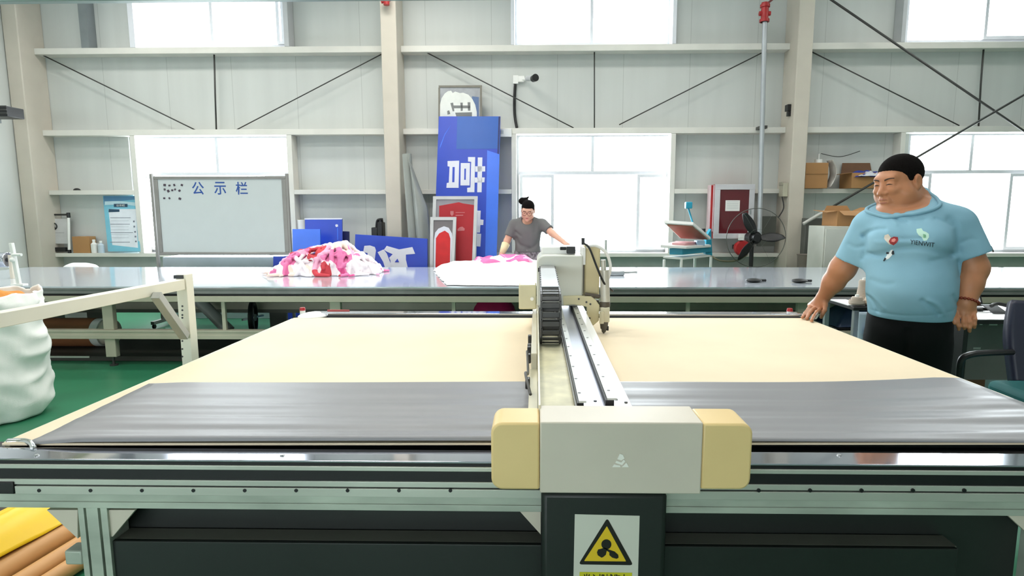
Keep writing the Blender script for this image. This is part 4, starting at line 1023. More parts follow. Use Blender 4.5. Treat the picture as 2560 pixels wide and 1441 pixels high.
# low blue sign with white strokes
t, f, tl, n = board('low_sign', 'low blue sign with broken white character standing behind the worktable', 'sign', (888, 586), (1068, 597), (1066, 700), (876, 700), 7.75, 7.62, .06, M_blue, bot=.001)
f([(911, 615), (925, 614), (937, 618), (940, 626), (933, 680), (918, 680), (919, 633), (908, 631)], M_let, 'character_stroke', 2)
f([(944, 631), (959, 624), (967, 634), (975, 655), (985, 680), (966, 680), (958, 655)], M_let, 'character_stroke', 2)
f([(960, 625), (967, 615), (998, 624), (1031, 618), (1038, 635), (1015, 637), (1015, 650), (1022, 680), (998, 680), (996, 655), (987, 647), (978, 655), (973, 645), (982, 636), (968, 630)], M_let, 'character_stroke', 3)
f([(976, 652), (990, 640), (998, 655), (1004, 680), (978, 680)], M_let, 'character_stroke', 2)
f([(987, 656), (994, 647), (998, 656)], M_blue, 'character_gap', 5)
t, f, tl, n = board('blue_panel', 'darkest blue panel at the back right of the leaning blue panels', 'panel', (848, 578), (873, 579), (872, 700), (846, 700), 8.62, 8.5, .02, M_navy, 'blue panels leaning under the left wall', bot=.001)
t, f, tl, n = board('blue_panel', 'tall blue panel with a white handle mark leaning right of the whiteboard', 'panel', (762, 547), (855, 547), (854, 700), (760, 700), 8.5, 8.3, .03, M_blue, 'blue panels leaning under the left wall', bot=.001)
f([(838, 563), (841, 561), (845, 562), (845, 567), (840, 568)], M_let, 'handle_mark', 2); f([(843, 570), (845, 570), (845.5, 600), (843.5, 600)], M_blueL, 'edge_line', 2)
f([(761, 546), (855.5, 545.5), (855, 549), (762, 549.5)], M_let, 'top_edge', 2)
t, f, tl, n = board('blue_panel', 'low bright blue panel in front of the other leaning panels', 'panel', (731, 573), (800, 573), (800, 700), (728, 700), 8.2, 8.05, .03, M_blueL, 'blue panels leaning under the left wall', bot=.001)
t, f, tl, n = board('blue_panel', 'blue panel foot showing below the right end of the whiteboard', 'panel', (683, 641), (742, 641), (742, 720), (676, 720), 7.55, 7.45, .03, M_blue, 'blue panels leaning under the left wall', bot=.001)
a, b = A(741, 629), A(760, 549); q = AY(751, 560, 8.86)
t = thing('paper_cup_stack', 'white upright roll behind the leaning blue panels', 'roll', (q.x, 8.88, SZ)); MB().cyl((q.x, 8.88, SZ), (q.x, 8.88, q.z + .06), .055).build('roll', M_white, t, bevel=.004)
# black machine on the sill by the middle column
q = AY(950, 600, 8.66)
t = thing('power_tool', 'black power tool with a top handle on the sill left of the middle column', 'tool', (q.x, 8.72, SZ))
B = MB(); z = lambda py: ZA(950, py, 8.66); x = lambda px: XA(px, 580, 8.66)
B.box(x(928), x(944), 8.66, 8.8, SZ + .0005, z(569)).box(x(944), x(957), 8.64, 8.82, SZ + .0005, z(556)); B.build('body', M_black, t, bevel=.012)
MB().cyl((x(951), 8.7, z(557)), (x(951), 8.7, z(550)), .035).build('neck', M_black, t)
MB().tube([(x(940), 8.68, z(572)), (x(943), 8.68, z(553)), (x(950), 8.68, z(549)), (x(957), 8.68, z(549))], .018).build('handle', M_black, t)
# security camera and wall box
q = AY(1300, 200, WY)
t = thing('security_camera', 'white wall security camera with black lens above the middle window', 'camera', (q.x, WY, q.z))
A9 = lambda px, py, d=0: AY(px, py, WY - d)
a, b = A9(1283, 211), A9(1296, 190); BX(a.x, b.x, WY - .05, WY - .001, a.z, b.z).build('junction_box', M_white, t, bevel=.004)
a, b = A9(1296, 207), A9(1311, 192); BX(a.x, b.x, WY - .06, WY - .001, a.z, b.z).build('bracket', M_white, t, bevel=.004)
MB().cyl(A9(1306, 199, .03), A9(1326, 197, .2), .022).build('arm', M_white, t)
MB().cyl(A9(1318, 196, .16), A9(1333, 196, .34), .036, .04).build('camera_body', mat('camera_grey', (200, 202, 204), .4), t)
MB().cyl(A9(1333, 197, .3401), A9(1339, 194, .42), .046, .05).build('lens_hood', M_black, t)
tag(MB().tube([A9(1288, 211, .02), A9(1286, 250, .02), A9(1287, 290, .03), A9(1292, 320, .06)], .02).build('camera_cable', M_black, None, smooth=True), 'black cable hanging from the security camera down to the window', 'cable')
t = thing('socket_box', 'white trunking box with a socket at the right edge of the tall blue sign', 'socket', AY(1264, 342, GY - .03))
a, b = AY(1251, 342, GY - .03), AY(1279, 322, GY - .03); BX(a.x, b.x, GY - .03, GY - .001, a.z, b.z).build('cover', M_white, t, bevel=.003)
a, b = AY(1252, 335, GY - .031), AY(1259, 326, GY - .031); BX(a.x, b.x, GY - .036, GY - .0305, a.z, b.z).build('plug', M_steel, t)
# window-sill bits
q = AY(1513, 632, WY - .08); t = thing('sill_post', 'small grey post standing on the middle window sill', 'post', (q.x, GY + .06, SZ)); MB().cyl((q.x, GY + .06, SZ), (q.x, GY + .06, ZA(1513, 600, GY + .06)), .022).build('post', M_ap, t)
# ---------------------------------------------------------------- heat press on its stand
yh = 7.9; A = lambda px, py, d=0: AY(px, py, yh + d)
M_tq = mat('turquoise_paint', (40, 150, 178), .35, 0, .04)
st = thing('press_stand', 'slim white legged stand under the turquoise heat press', 'stand', (A(1720, 650).x, yh + .25, 0))
zs_ = A(1710, 644).z
for px, d in ((1661, 0), (1704, .0), (1738, .45), (1778, .45)): q = A(px, 650, d); BX(q.x - .014, q.x + .014, yh + d, yh + d + .028, 0, zs_ - .03).build('leg', M_white, st)
B = MB(); B.prism([A(1658, 641), A(1706, 645), A(1781, 637, .47), A(1735, 636, .47)], (0, 0, -.025)); B.build('frame', M_white, st)
for v in (0,): pass
hp_ = thing('heat_press', 'turquoise heat press with raised white platen beside the middle window', 'press', (A(1720, 620).x, yh + .25, zs_))
B = MB(); B.prism([A(1706, 637.5, -.01), A(1781, 630, .45), A(1780, 612, .45), A(1706, 622, -.01)], (-.16, .05, 0)); B.build('base', M_tq, hp_, bevel=.006)
B = MB(); B.prism([A(1651, 619, -.05), A(1716, 623, -.05), A(1778, 619, .4), A(1740, 611, .5), A(1682, 611, .4)], (0, 0, .035)); B.build('lower_platen', M_white, hp_, bevel=.006)
B = MB(); B.prism([A(1680, 616, .05), A(1712, 618, .05), A(1742, 613, .35), A(1690, 611, .35)], (0, 0, .045)); B.build('pressing_cloth', mat('pinkish_cloth', (232, 176, 178), .7), hp_)
up_ = [A(1660, 558, -.05), A(1733, 563, -.05), A(1777, 600, .32), A(1700, 596, .32)]
nn = (up_[1] - up_[0]).cross(up_[3] - up_[0]).normalized()
if nn.z < 0: nn = -nn
pu = MB().prism(up_, nn * .045).build('upper_platen', M_white, hp_, bevel=.006)
c_ = sum(up_, Vector()) / 4
MB().prism([c_ + (p - c_) * .86 - nn * .001 for p in up_], -nn * .014).build('heating_plate', mat('heating_plate_copper', (150, 88, 66), .4, .2, .06), pu)
B = MB(); B.prism([A(1766, 592, .4), A(1778, 572, .4), A(1781, 640, .45), A(1764, 636, .4)], (0, .12, 0)).build('column', M_tq, hp_, bevel=.006)
MB().cyl(A(1733, 562, .1), A(1721, 522, .0), .012).build('lever', M_tq, hp_)
a, b = A(1713, 522), A(1730, 505); BX(a.x, b.x, yh - .04, yh + .05, a.z, b.z).build('lever_head', M_tq, hp_, bevel=.012)
q = A(1758, 572, .3); MB().cyl(q - Vector((0, 0, .05)), q, .03).build('pressure_knob', M_black, hp_)
MB().box(A(1740, 610, .3).x, A(1760, 610, .3).x, yh + .25, yh + .4, A(1750, 616, .3).z + .01, A(1750, 602, .3).z).build('control_box', mat('pale_blue_box', (170, 200, 224), .4), hp_, bevel=.004)
# ---------------------------------------------------------------- fire hose cabinet
a, b = AY(1782, 597, GY - .1), AY(1887, 461, GY - .1)
t = thing('hose_cabinet', 'red fire hose cabinet with white door frame on the wall left of the riser pipe', 'cabinet', ((a.x + b.x) / 2, GY, a.z))
BX(a.x, b.x, GY - .10, WY - .06, a.z, b.z).build('case', M_red, t, bevel=.004)
w = .075; B = MB(); B.box(a.x, b.x, GY - .125, GY - .101, b.z - w, b.z).box(a.x, b.x, GY - .125, GY - .101, a.z, a.z + w).box(a.x, a.x + w, GY - .125, GY - .101, a.z + w, b.z - w).box(b.x - w, b.x, GY - .125, GY - .101, a.z + w, b.z - w)
B.build('door_frame', mat('door_frame_grey', (214, 212, 216), .3, .1), t, bevel=.003)
BX(a.x + w, b.x - w, GY - .112, GY - .108, a.z + w, b.z - w).build('door_glass', mat('dark_red_glass', (98, 34, 40), .12, 0, .03, coat=.5), t)
p_, q_ = AY(1813, 528, GY - .113), AY(1850, 501, GY - .113); lbz = BX(p_.x, q_.x, GY - .114, GY - .1121, p_.z, q_.z).build('paper_label', M_white, t)
B = MB()
for k in range(5): z_ = p_.z + .03 + k * .025; B.box(p_.x + .02, q_.x - .02, GY - .1146, GY - .1141, z_, z_ + .006)
B.build('label_line', mat('label_line', (196, 198, 200), .5), lbz)
BX(a.x - .075, a.x - .002, GY - .1, GY - .002, a.z + .1, b.z - .01).build('side_post', mat('pinkish_white', (232, 206, 210), .4), t, bevel=.003)
BX(a.x - .05, a.x - .022, GY - .104, GY - .1001, a.z + .1, b.z - .012).build('side_stripe', M_red, t)
q = AY(1876, 530, GY - .13); BX(q.x - .012, q.x + .012, GY - .135, GY - .1255, q.z - .03, q.z + .03).build('latch', M_steel, t)
# ---------------------------------------------------------------- pedestal fan, hose reel, dark panel
yfn = 8.0; A = lambda px, py, d=0: AY(px, py, yfn + d)
hub = A(1890, 595)
t = thing('pedestal_fan', 'large black three bladed pedestal fan before the riser pipe', 'fan', (hub.x, yfn + .1, 0))
Rf = (A(1964, 595).x - hub.x)
MB().cyl(hub + Vector((0, .02, 0)), hub + Vector((0, .24, 0)), .085, .07).build('motor', M_black, t)
MB().lathe([(0, 0), (.05, .0), (.06, .03), (.06, .0599)], hub - Vector((0, .045, 0)), (0, 1, 0)).build('hub', M_black, t)
for ang in (118, 2, 232):
    r_ = math.radians(ang)
    def bl(u, v):
        rr = .06 + u * (Rf * .80); w_ = (.045 + .05 * math.sin(PI * min(1, u * 1.1)) ) * (v - .5) * 2 * (.5 if u > .97 else 1)
        d = Vector((math.cos(r_), 0, math.sin(r_))); e = Vector((-math.sin(r_), 0, math.cos(r_)))
        return hub + d * rr + e * w_ * .62 + Vector((0, -.01 + .03 * (v - .5) * 2, 0))
    MB().grid(bl, 14, 6).build('blade', M_black, t, smooth=True, solid=.006)
B = MB(); M_cage = mat('cage_wire', (96, 98, 92), .4, .4)
B.torus(hub, (0, 1, 0), Rf, .005, 56, 6)
B.torus(hub - Vector((0, .06, 0)), (0, 1, 0), Rf * .3, .0012, 48, 5)
for k in range(6):
    a_ = 2 * PI * k / 6; d = Vector((math.cos(a_), 0, math.sin(a_)))
    B.tube([hub + d * .07 - Vector((0, .075, 0)), hub + d * Rf * .8 - Vector((0, .06, 0)), hub + d * Rf], .001, 5)
B.build('cage', M_cage, t, smooth=True)
MB().cyl((hub.x, yfn + .14, .06), (hub.x, yfn + .14, hub.z - .05), .028).build('pole', M_black, t)
MB().lathe([(.0, 0), (.26, .0005), (.26, .03), (.06, .06), (.0, .06)], (hub.x, yfn + .14, 0)).build('base', M_black, t)
a, b = AY(1893, 637, GY - .05), AY(1943, 541, GY - .05)
tag(BX(a.x, b.x, GY - .03, GY, a.z + .12, b.z).build('wall_board', mat('dark_grey_panel', (86, 88, 82), .5)), 'dark grey flat board on the wall behind the pedestal fan', 'panel')
q = AY(1862, 622, 8.5)
t = thing('alarm_bell', 'round red alarm horn on the wall below the hose cabinet', 'alarm', q)
B = MB(); B.lathe([(0, 0), (.10, .0), (.115, .05), (.09, .16), (.0, .16)], q + Vector((0, .06, 0)), (0, 1, 0)).build('bell', M_red, t)
BX(q.x - .03, q.x + .03, q.y + .22, GY + .2 - .05, q.z - .03, q.z + .03).build('mount', M_rod, t)
BX(q.x - .06, q.x + .0, 8.55, 8.62, q.z + .115, q.z + .2).build('white_tag', M_white, t)
tag(MB().tube([AY(1775, 638, GY - .01), AY(1800, 652, 8.7), AY(1840, 652, 8.7), AY(1868, 637, GY - .01)], .013).build('hose', mat('olive_hose', (110, 108, 84), .6)), 'drooping dull hose below the red alarm horn', 'hose')
# ---------------------------------------------------------------- boxes at the right of the column
g_ = 'cardboard boxes by the right column'
zsh = G[2] + .034
def carton(name, label, px0, py0, px1, py1, Y, D, zb, openf=False):
    a, b = AY(px0, py1, Y), AY(px1, py0, Y)
    t = thing(name, label, 'box', ((a.x + b.x) / 2, Y + D / 2, zb), g_)
    if not openf: BX(a.x, b.x, Y, Y + D, zb + .0005, b.z).build('carton', M_card, t, bevel=.003)
    else:
        k = .006; B = MB(); B.box(a.x, b.x, Y, Y + D, zb + .0005, zb + .01).box(a.x, b.x, Y, Y + k, zb + .01, b.z).box(a.x, b.x, Y + D - k, Y + D, zb + .01, b.z).box(a.x, a.x + k, Y + k, Y + D - k, zb + .01, b.z).box(b.x - k, b.x, Y + k, Y + D - k, zb + .01, b.z)
        B.build('carton', M_card, t)
    return t, a.x, b.x, b.z
t, xa, xb, zt_ = carton('cardboard_box', 'closed brown cardboard box on the upper shelf right of the column', 2012, 407, 2072, 466, 8.70, .28, zsh)
BX(xa, xb, 8.695, 8.6995, zt_ - .16, zt_ - .155).build('flap_line', mat('card_line', (140, 100, 60), .7), t)
def pb(u, v): return Vector((xb + .03 + .07 * math.sin(v * 3.0) + .02 * noise.noise(Vector((u * 4, v * 4, 1))), 8.66 + u * .2, zsh + .02 + v * (zt_ - zsh + .02)))
MB().grid(pb, 8, 14).build('plastic_bag', mat('milky_film', (206, 204, 198), .3), t, smooth=True, solid=.003)
tag(MB().cyl((xa + .2, 8.76, zt_ + .001), (xa + .2, 8.76, zt_ + .05), .05).cyl((xa + .2, 8.76, zt_ + .05), (xa + .2, 8.76, zt_ + .13), .008).build('tape_reel', M_white), 'small white reel standing on the closed cardboard box', 'reel')
tag(MB().tube([(xa + .22, 8.74, zt_ + .13), AY(2100, 392, 8.8), AY(2150, 378, 8.85)], .005).build('wire', M_rod), 'thin grey wire sticking out above the closed cardboard box', 'wire')
t, xa, xb, zt_ = carton('cardboard_box', 'open cardboard box lined with blue plastic on the upper shelf behind the man', 2128, 432, 2215, 470, 8.62, .34, zsh, True)
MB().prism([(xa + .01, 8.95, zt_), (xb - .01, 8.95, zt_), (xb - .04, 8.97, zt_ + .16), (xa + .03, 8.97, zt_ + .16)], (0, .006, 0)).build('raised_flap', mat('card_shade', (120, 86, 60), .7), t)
MB().prism([(xa, 8.62, zt_), (xa, 8.9, zt_), (xa - .15, 8.9, zt_ - .02), (xa - .15, 8.62, zt_ - .02)], (0, 0, .005)).build('side_flap', M_card, t)
ol = [(xa + .03, 8.60), (xb - .03, 8.60), (xb - .03, 8.92), (xa + .03, 8.92)]
cloth_blob(ol, lambda s, x, y: (1 - s ** 3) * .09 + .04 * noise.noise(Vector((x * 12, y * 12, 0))), zt_ - .06, 16, 60).build('blue_liner', mat('blue_film', (40, 56, 150), .25), t, smooth=True)
cloth_blob([(xa + .1, 8.56), (xb, 8.56), (xb, 8.68), (xa + .1, 8.68)], lambda s, x, y: (1 - s ** 3) * .05 + .05 * noise.noise(Vector((x * 20, y * 20, 5))), zt_ - .05, 12, 50).build('crumpled_film', mat('clear_film', (205, 208, 216), .25), t, smooth=True)
yc = 7.6
a, b = AY(2045, 800, yc), AY(2200, 566, yc)
xcl = XA(2018, 640, yc + .55)
t = thing('storage_cabinet', 'plain white storage cabinet standing behind the worktable left of the man', 'cabinet', ((a.x + b.x) / 2, yc + .3, 0))
BX(a.x, b.x + .3, yc, yc + .42, 0, b.z).build('body', mat('cabinet_white', (204, 206, 196), .4, 0, .03), t, bevel=.006)
BX(a.x + .02, b.x + .28, yc - .018, yc - .0005, .05, b.z - .03).build('door', mat('cabinet_white', (204, 206, 196), .4), t, bevel=.004)
t, xa, xb, zt_ = carton('cardboard_box', 'open topped brown cardboard box with a folded flap on the white storage cabinet', 2092, 528, 2172, 566, yc + .04, .4, b.z, True)
MB().prism([(xa + .02, yc + .04, zt_), (xb - .06, yc + .04, zt_), (xb - .1, yc - .06, zt_ - .06), (xa + .03, yc - .06, zt_ - .05)], (0, .004, .004)).build('front_flap', M_card, t)
MB().prism([(xa, yc + .05, zt_), (xa, yc + .43, zt_), (xa - .13, yc + .43, zt_ + .01), (xa - .13, yc + .05, zt_ - .02)], (0, 0, .005)).build('side_flap', M_card, t)
MB().prism([(xb, yc + .05, zt_), (xb, yc + .43, zt_), (xb + .1, yc + .43, zt_ + .04), (xb + .1, yc + .05, zt_ + .04)], (0, 0, .005)).build('side_flap', M_card, t)
MB().prism([(xa + .02, yc + .44, zt_), (xb - .02, yc + .44, zt_), (xb - .06, yc + .46, zt_ + .07), (xa + .06, yc + .46, zt_ + .07)], (0, .005, 0)).build('back_flap', M_card, t)
a2, b2 = AY(2012, 600, 8.42), AY(2058, 546, 8.42)
tag(BX(a2.x, b2.x, 8.42, 8.7, 0, b2.z).build('dark_crate', mat('dark_grey_crate', (92, 94, 90), .5), None, bevel=.005), 'dark grey upright crate between the right column and the white storage cabinet', 'crate')
q = AY(2014, 625, 8.25); t = thing('bucket', 'small dull bucket beside the right column behind the worktable', 'bucket', (q.x, 8.2, 0)); MB().lathe([(0, .001), (.12, .001), (.14, .8), (.15, .82), (.0, .82)], (q.x + .02, 8.2, 0)).build('body', mat('dull_taupe', (120, 110, 100), .5), t)
# ---------------------------------------------------------------- right side: cart, desk, chair
yk = 3.9; A = lambda px, py, d=0: AY(px, py, yk + d)
M_dk = mat('dark_desk_edge', (34, 34, 36), .4)
t = thing('side_cart', 'small cart with black top and hanging pale cloth behind the man', 'cart', (A(2200, 780).x, yk + .2, 0))
zt_ = A(2135, 768).z
xa, xb = A(2134, 770).x, A(2290, 770).x
BX(xa, xb, yk, yk + .45, zt_ - .025, zt_).build('top', M_dk, t, bevel=.004)
for x, y in ((xa + .03, yk + .03), (xb - .03, yk + .03), (xa + .03, yk + .42), (xb - .03, yk + .42)): BX(x - .015, x + .015, y - .015, y + .015, 0, zt_ - .0255).build('leg', M_steel, t)
BX(xa - .01, xa + .1, yk + .05, yk + .3, zt_ + .0005, zt_ + .006).build('paper', M_wc, t)
def hc(u, v): return Vector((A(2144, 800).x + .13 * u, yk - .012 - .018 * math.sin(u * 9) * v, zt_ - .03 - .36 * v))
MB().grid(hc, 16, 16).build('hanging_cloth', mat('pale_blue_cloth', (196, 212, 228), .7), t, smooth=True, solid=.003)
q = A(2166, 830, -.03); B = MB(); B.box(q.x - .018, q.x + .022, yk - .06, yk - .0301, q.z - .02, q.z + .035).build('hanging_clip', mat('clip_blue', (40, 110, 180), .4), t, bevel=.006)
def cone(px, py, hgt, label, M, dy=.0):
    q = A(px, py, dy); t = thing('thread_cone', label, 'thread cone', (q.x, yk + dy, zt_), 'thread cones on the side cart')
    z_ = zt_ + .0065
    MB().lathe([(0, 0), (.045, 0), (.05, .01), (.046, .03), (.034, hgt - .03), (.036, hgt - .012), (.030, hgt), (0, hgt)], (q.x, yk + dy, z_)).build('thread', M, t)
    MB().lathe([(0, hgt + .0005), (.014, hgt + .0005), (.012, hgt + .015), (0, hgt + .015)], (q.x, yk + dy, z_)).build('core', M_white, t)
M_th = mat('taupe_thread', (188, 174, 160), .8, 0, .06, 30, stretch=(1, 1, 6)); M_th2 = mat('beige_thread', (206, 190, 168), .8, 0, .06, 30, stretch=(1, 1, 6))
cone(2157, 762, .15, 'tall taupe thread cone at the left of the side cart', M_th, .18)
cone(2180, 765, .10, 'short beige thread cone in front of the tall taupe cone', M_th2, .06)
cone(2141, 766, .05, 'lowest taupe thread cone at the front corner of the side cart', M_th, .07)
# crate with dark blue wrapped goods on the lower rail
a, b = AY(2085, 818, 5.5), AY(2150, 772, 5.5)
t = thing('storage_crate', 'dark crate of blue wrapped goods under the worktable left of the man', 'crate', ((a.x + b.x) / 2, 5.6, 0))
BX(a.x, b.x + .4, 5.45, 5.9, .0005, a.z).build('crate', M_dk, t, bevel=.004)
cloth_blob([(a.x + .02, 5.47), (b.x + .36, 5.47), (b.x + .36, 5.88), (a.x + .02, 5.88)], lambda s, x, y: (1 - s ** 4) * (b.z - a.z) + .02 * noise.noise(Vector((x * 10, y * 10, 2))), a.z + .001, 14, 60).build('wrapped_goods', mat('dark_blue_wrap', (58, 76, 112), .25), t, smooth=True)
# office desk
yd = 4.05
zd = .74; y0d, y1d = AZ(2500, 799, zd).y, AZ(2500, 762, zd).y
xa = XA(2418, 800, y0d); xb = xa + 1.7
t = thing('office_desk', 'white topped office desk with dark edge at the right behind the man', 'desk', ((xa + xb) / 2, (y0d + y1d) / 2, 0))
BX(xa, xb, y0d, y1d, zd - .004, zd).build('top', mat('desk_white', (240, 240, 240), .25), t)
BX(xa - .002, xb, y0d - .002, y1d, zd - .03, zd - .0045).build('edge', M_dk, t)
BX(xa + .02, xb, y0d + .10, y0d + .12, .32, zd - .0305).build('modesty_panel', mat('modesty_grey', (112, 112, 110), .45), t)
BX(xa + .0, xa + .03, y0d + .02, y1d - .01, 0, zd - .0305).build('side_panel', M_dk, t)
B = MB()
for px0, px1, py0, py1 in ((2449, 2457, 805, 813), (2473, 2494, 804, 808), (2473, 2494, 810, 814), (2510, 2516, 805, 813), (2519, 2532, 804, 808), (2519, 2532, 810, 814)):
    p_, q_ = AY(px0, py1, y0d + .098), AY(px1, py0, y0d + .098); B.box(p_.x, q_.x, y0d + .0985, y0d + .0995, p_.z, q_.z)
B.build('cable_slot', M_white, t)
B = MB()
for px0, px1, py0, py1 in ((2402, 2416, 868, 874), (2433, 2452, 869, 874)):
    p_, q_ = AY(px0, py1, y0d + .098), AY(px1, py0, y0d + .098); B.box(max(p_.x, xa + .03), max(q_.x, xa + .06), y0d + .0985, y0d + .0995, p_.z, q_.z)
B.build('pale_label', M_ap, t)
q = AZ(2462, 778, zd); t = thing('scissors', 'black scissors case lying on the white desk beside the man', 'tool', q)
MB().ball((q.x - .03, q.y, zd + .014), (.06, .035, .013)).build('handle', M_black, t, smooth=True); MB().bar((q.x, q.y, zd + .01), (q.x + .09, q.y - .03, zd + .01), .022, .012).build('blade', M_rod, t)
q = AZ(2502, 786, zd); t = thing('telephone', 'black desk telephone on the white desk by the office chair', 'telephone', q)
B = MB(); B.prism([(q.x - .04, q.y, zd + .001), (q.x + .06, q.y, zd + .001), (q.x + .06, q.y + .12, zd + .045), (q.x - .04, q.y + .12, zd + .045)], (0, .02, -.0005)).build('base', M_black, t, bevel=.006)
MB().tube([(q.x - .045, q.y + .03, zd + .05), (q.x + .01, q.y + .05, zd + .062), (q.x + .065, q.y + .03, zd + .05)], .012).build('handset', M_black, t)
a, b = AY(2434, 752, 4.3), AY(2464, 690, 4.3)
t = thing('tablet_frame', 'black framed tablet leaning on the desk behind the right hand of the man', 'frame', ((a.x + b.x) / 2, 4.3, zd))
MB().prism([(a.x - .1, 4.29, zd + .001), (b.x, 4.29, zd + .001), (b.x - .02, 4.36, b.z), (a.x - .12, 4.36, b.z)], (0, .014, 0)).build('case', M_dk, t, bevel=.003)
MB().prism([(a.x - .09, 4.285, zd + .03), (b.x - .022, 4.2895, zd + .03), (b.x - .04, 4.352, b.z - .02), (a.x - .11, 4.352, b.z - .02)], (0, .002, 0)).build('screen', mat('pale_screen', (206, 206, 214), .2), t)
q = AY(2440, 935, 4.6); t = thing('cardboard_box', 'dull brown cardboard box on the floor under the office desk', 'box', (q.x, 4.6, 0), None)
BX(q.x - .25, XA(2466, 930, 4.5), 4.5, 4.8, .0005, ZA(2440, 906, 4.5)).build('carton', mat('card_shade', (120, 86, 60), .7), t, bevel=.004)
q = AY(2490, 930, 4.8); tag(BX(XA(2470, 930, 4.7), XA(2560, 930, 4.7), 4.7, 4.9, .0005, ZA(2490, 905, 4.7)).build('plastic_bin', mat('pale_teal_plastic', (160, 190, 190), .4), None, bevel=.02), 'pale teal plastic bin under the office desk beside the cardboard box', 'bin')
# things on the right window sill
q = AY(2478, 620, GY); t = thing('sill_lamp', 'small dark clip lamp on the right window sill', 'lamp', (q.x, GY - .0, SZ))
MB().tube([(q.x - .06, GY + .02, SZ + .01), (q.x, GY + .02, SZ + .1), (q.x + .05, GY + .02, SZ + .015)], .012).build('arm', M_rod, t); MB().ball((q.x - .05, GY + .02, SZ + .02), (.05, .03, .018)).build('shade', M_rod, t)
# office chair (seen at the right edge)
M_lea = mat('navy_leather', (36, 38, 58), .4, 0, .04, 8); yq = 3.05
A = lambda px, py, d=0: AY(px, py, yq + d)
t = thing('office_chair', 'navy office chair with black arm at the right edge beside the bed', 'chair', (A(2600, 900).x, yq + .1, 0))
xl, xr = A(2542, 900).x, A(2542, 900).x + .46; z0_, z1_ = A(2520, 965).z, A(2545, 764).z
def bk(u, v):
    z_ = z0_ + (z1_ - z0_) * v; inset = .05 * max(0, (v - .45) / .55) ** 1.6 + .02 * (1 - v)
    x_ = xl + inset + (xr - xl - 2 * inset) * u
    return Vector((x_, yq + .05 + .10 * v - .05 * math.sin(u * PI) , z_))
MB().grid(bk, 16, 20).build('backrest', M_lea, t, smooth=True, solid=.07)
BX(xl - .13, xr + .02, yq - .45, yq + .02, z0_ - .09, z0_ + .03).build('seat', mat('teal_cushion', (14, 92, 92), .7, 0, .06), t, bevel=.03)
pa_ = [A(2398, 965, -.1), A(2402, 905, -.12), A(2424, 888, -.12), A(2470, 883, -.06), A(2530, 881, .03)]
MB().tube(pa_, .016).build('armrest', M_black, t)
MB().tube([p + Vector((.72, 0, 0)) if i < 2 else Vector((xr + (.05 if i < 4 else -.03), p.y, p.z)) for i, p in enumerate(pa_)], .016).build('armrest', M_black, t)
MB().cyl((xl + .23, yq - .18, .12), (xl + .23, yq - .18, z0_ - .12), .03).build('gas_lift', M_black, t)
B = MB()
for k in range(5):
    a_ = 2 * PI * k / 5; d = Vector((math.cos(a_), math.sin(a_), 0)) * .28; c_ = Vector((xl + .23, yq - .18, 0)); B.bar(c_ + Vector((0, 0, .11)), c_ + d + Vector((0, 0, .07)), .04, .03).ball(c_ + d + Vector((0, 0, .03)), .03)
B.build('star_base', M_black, t)
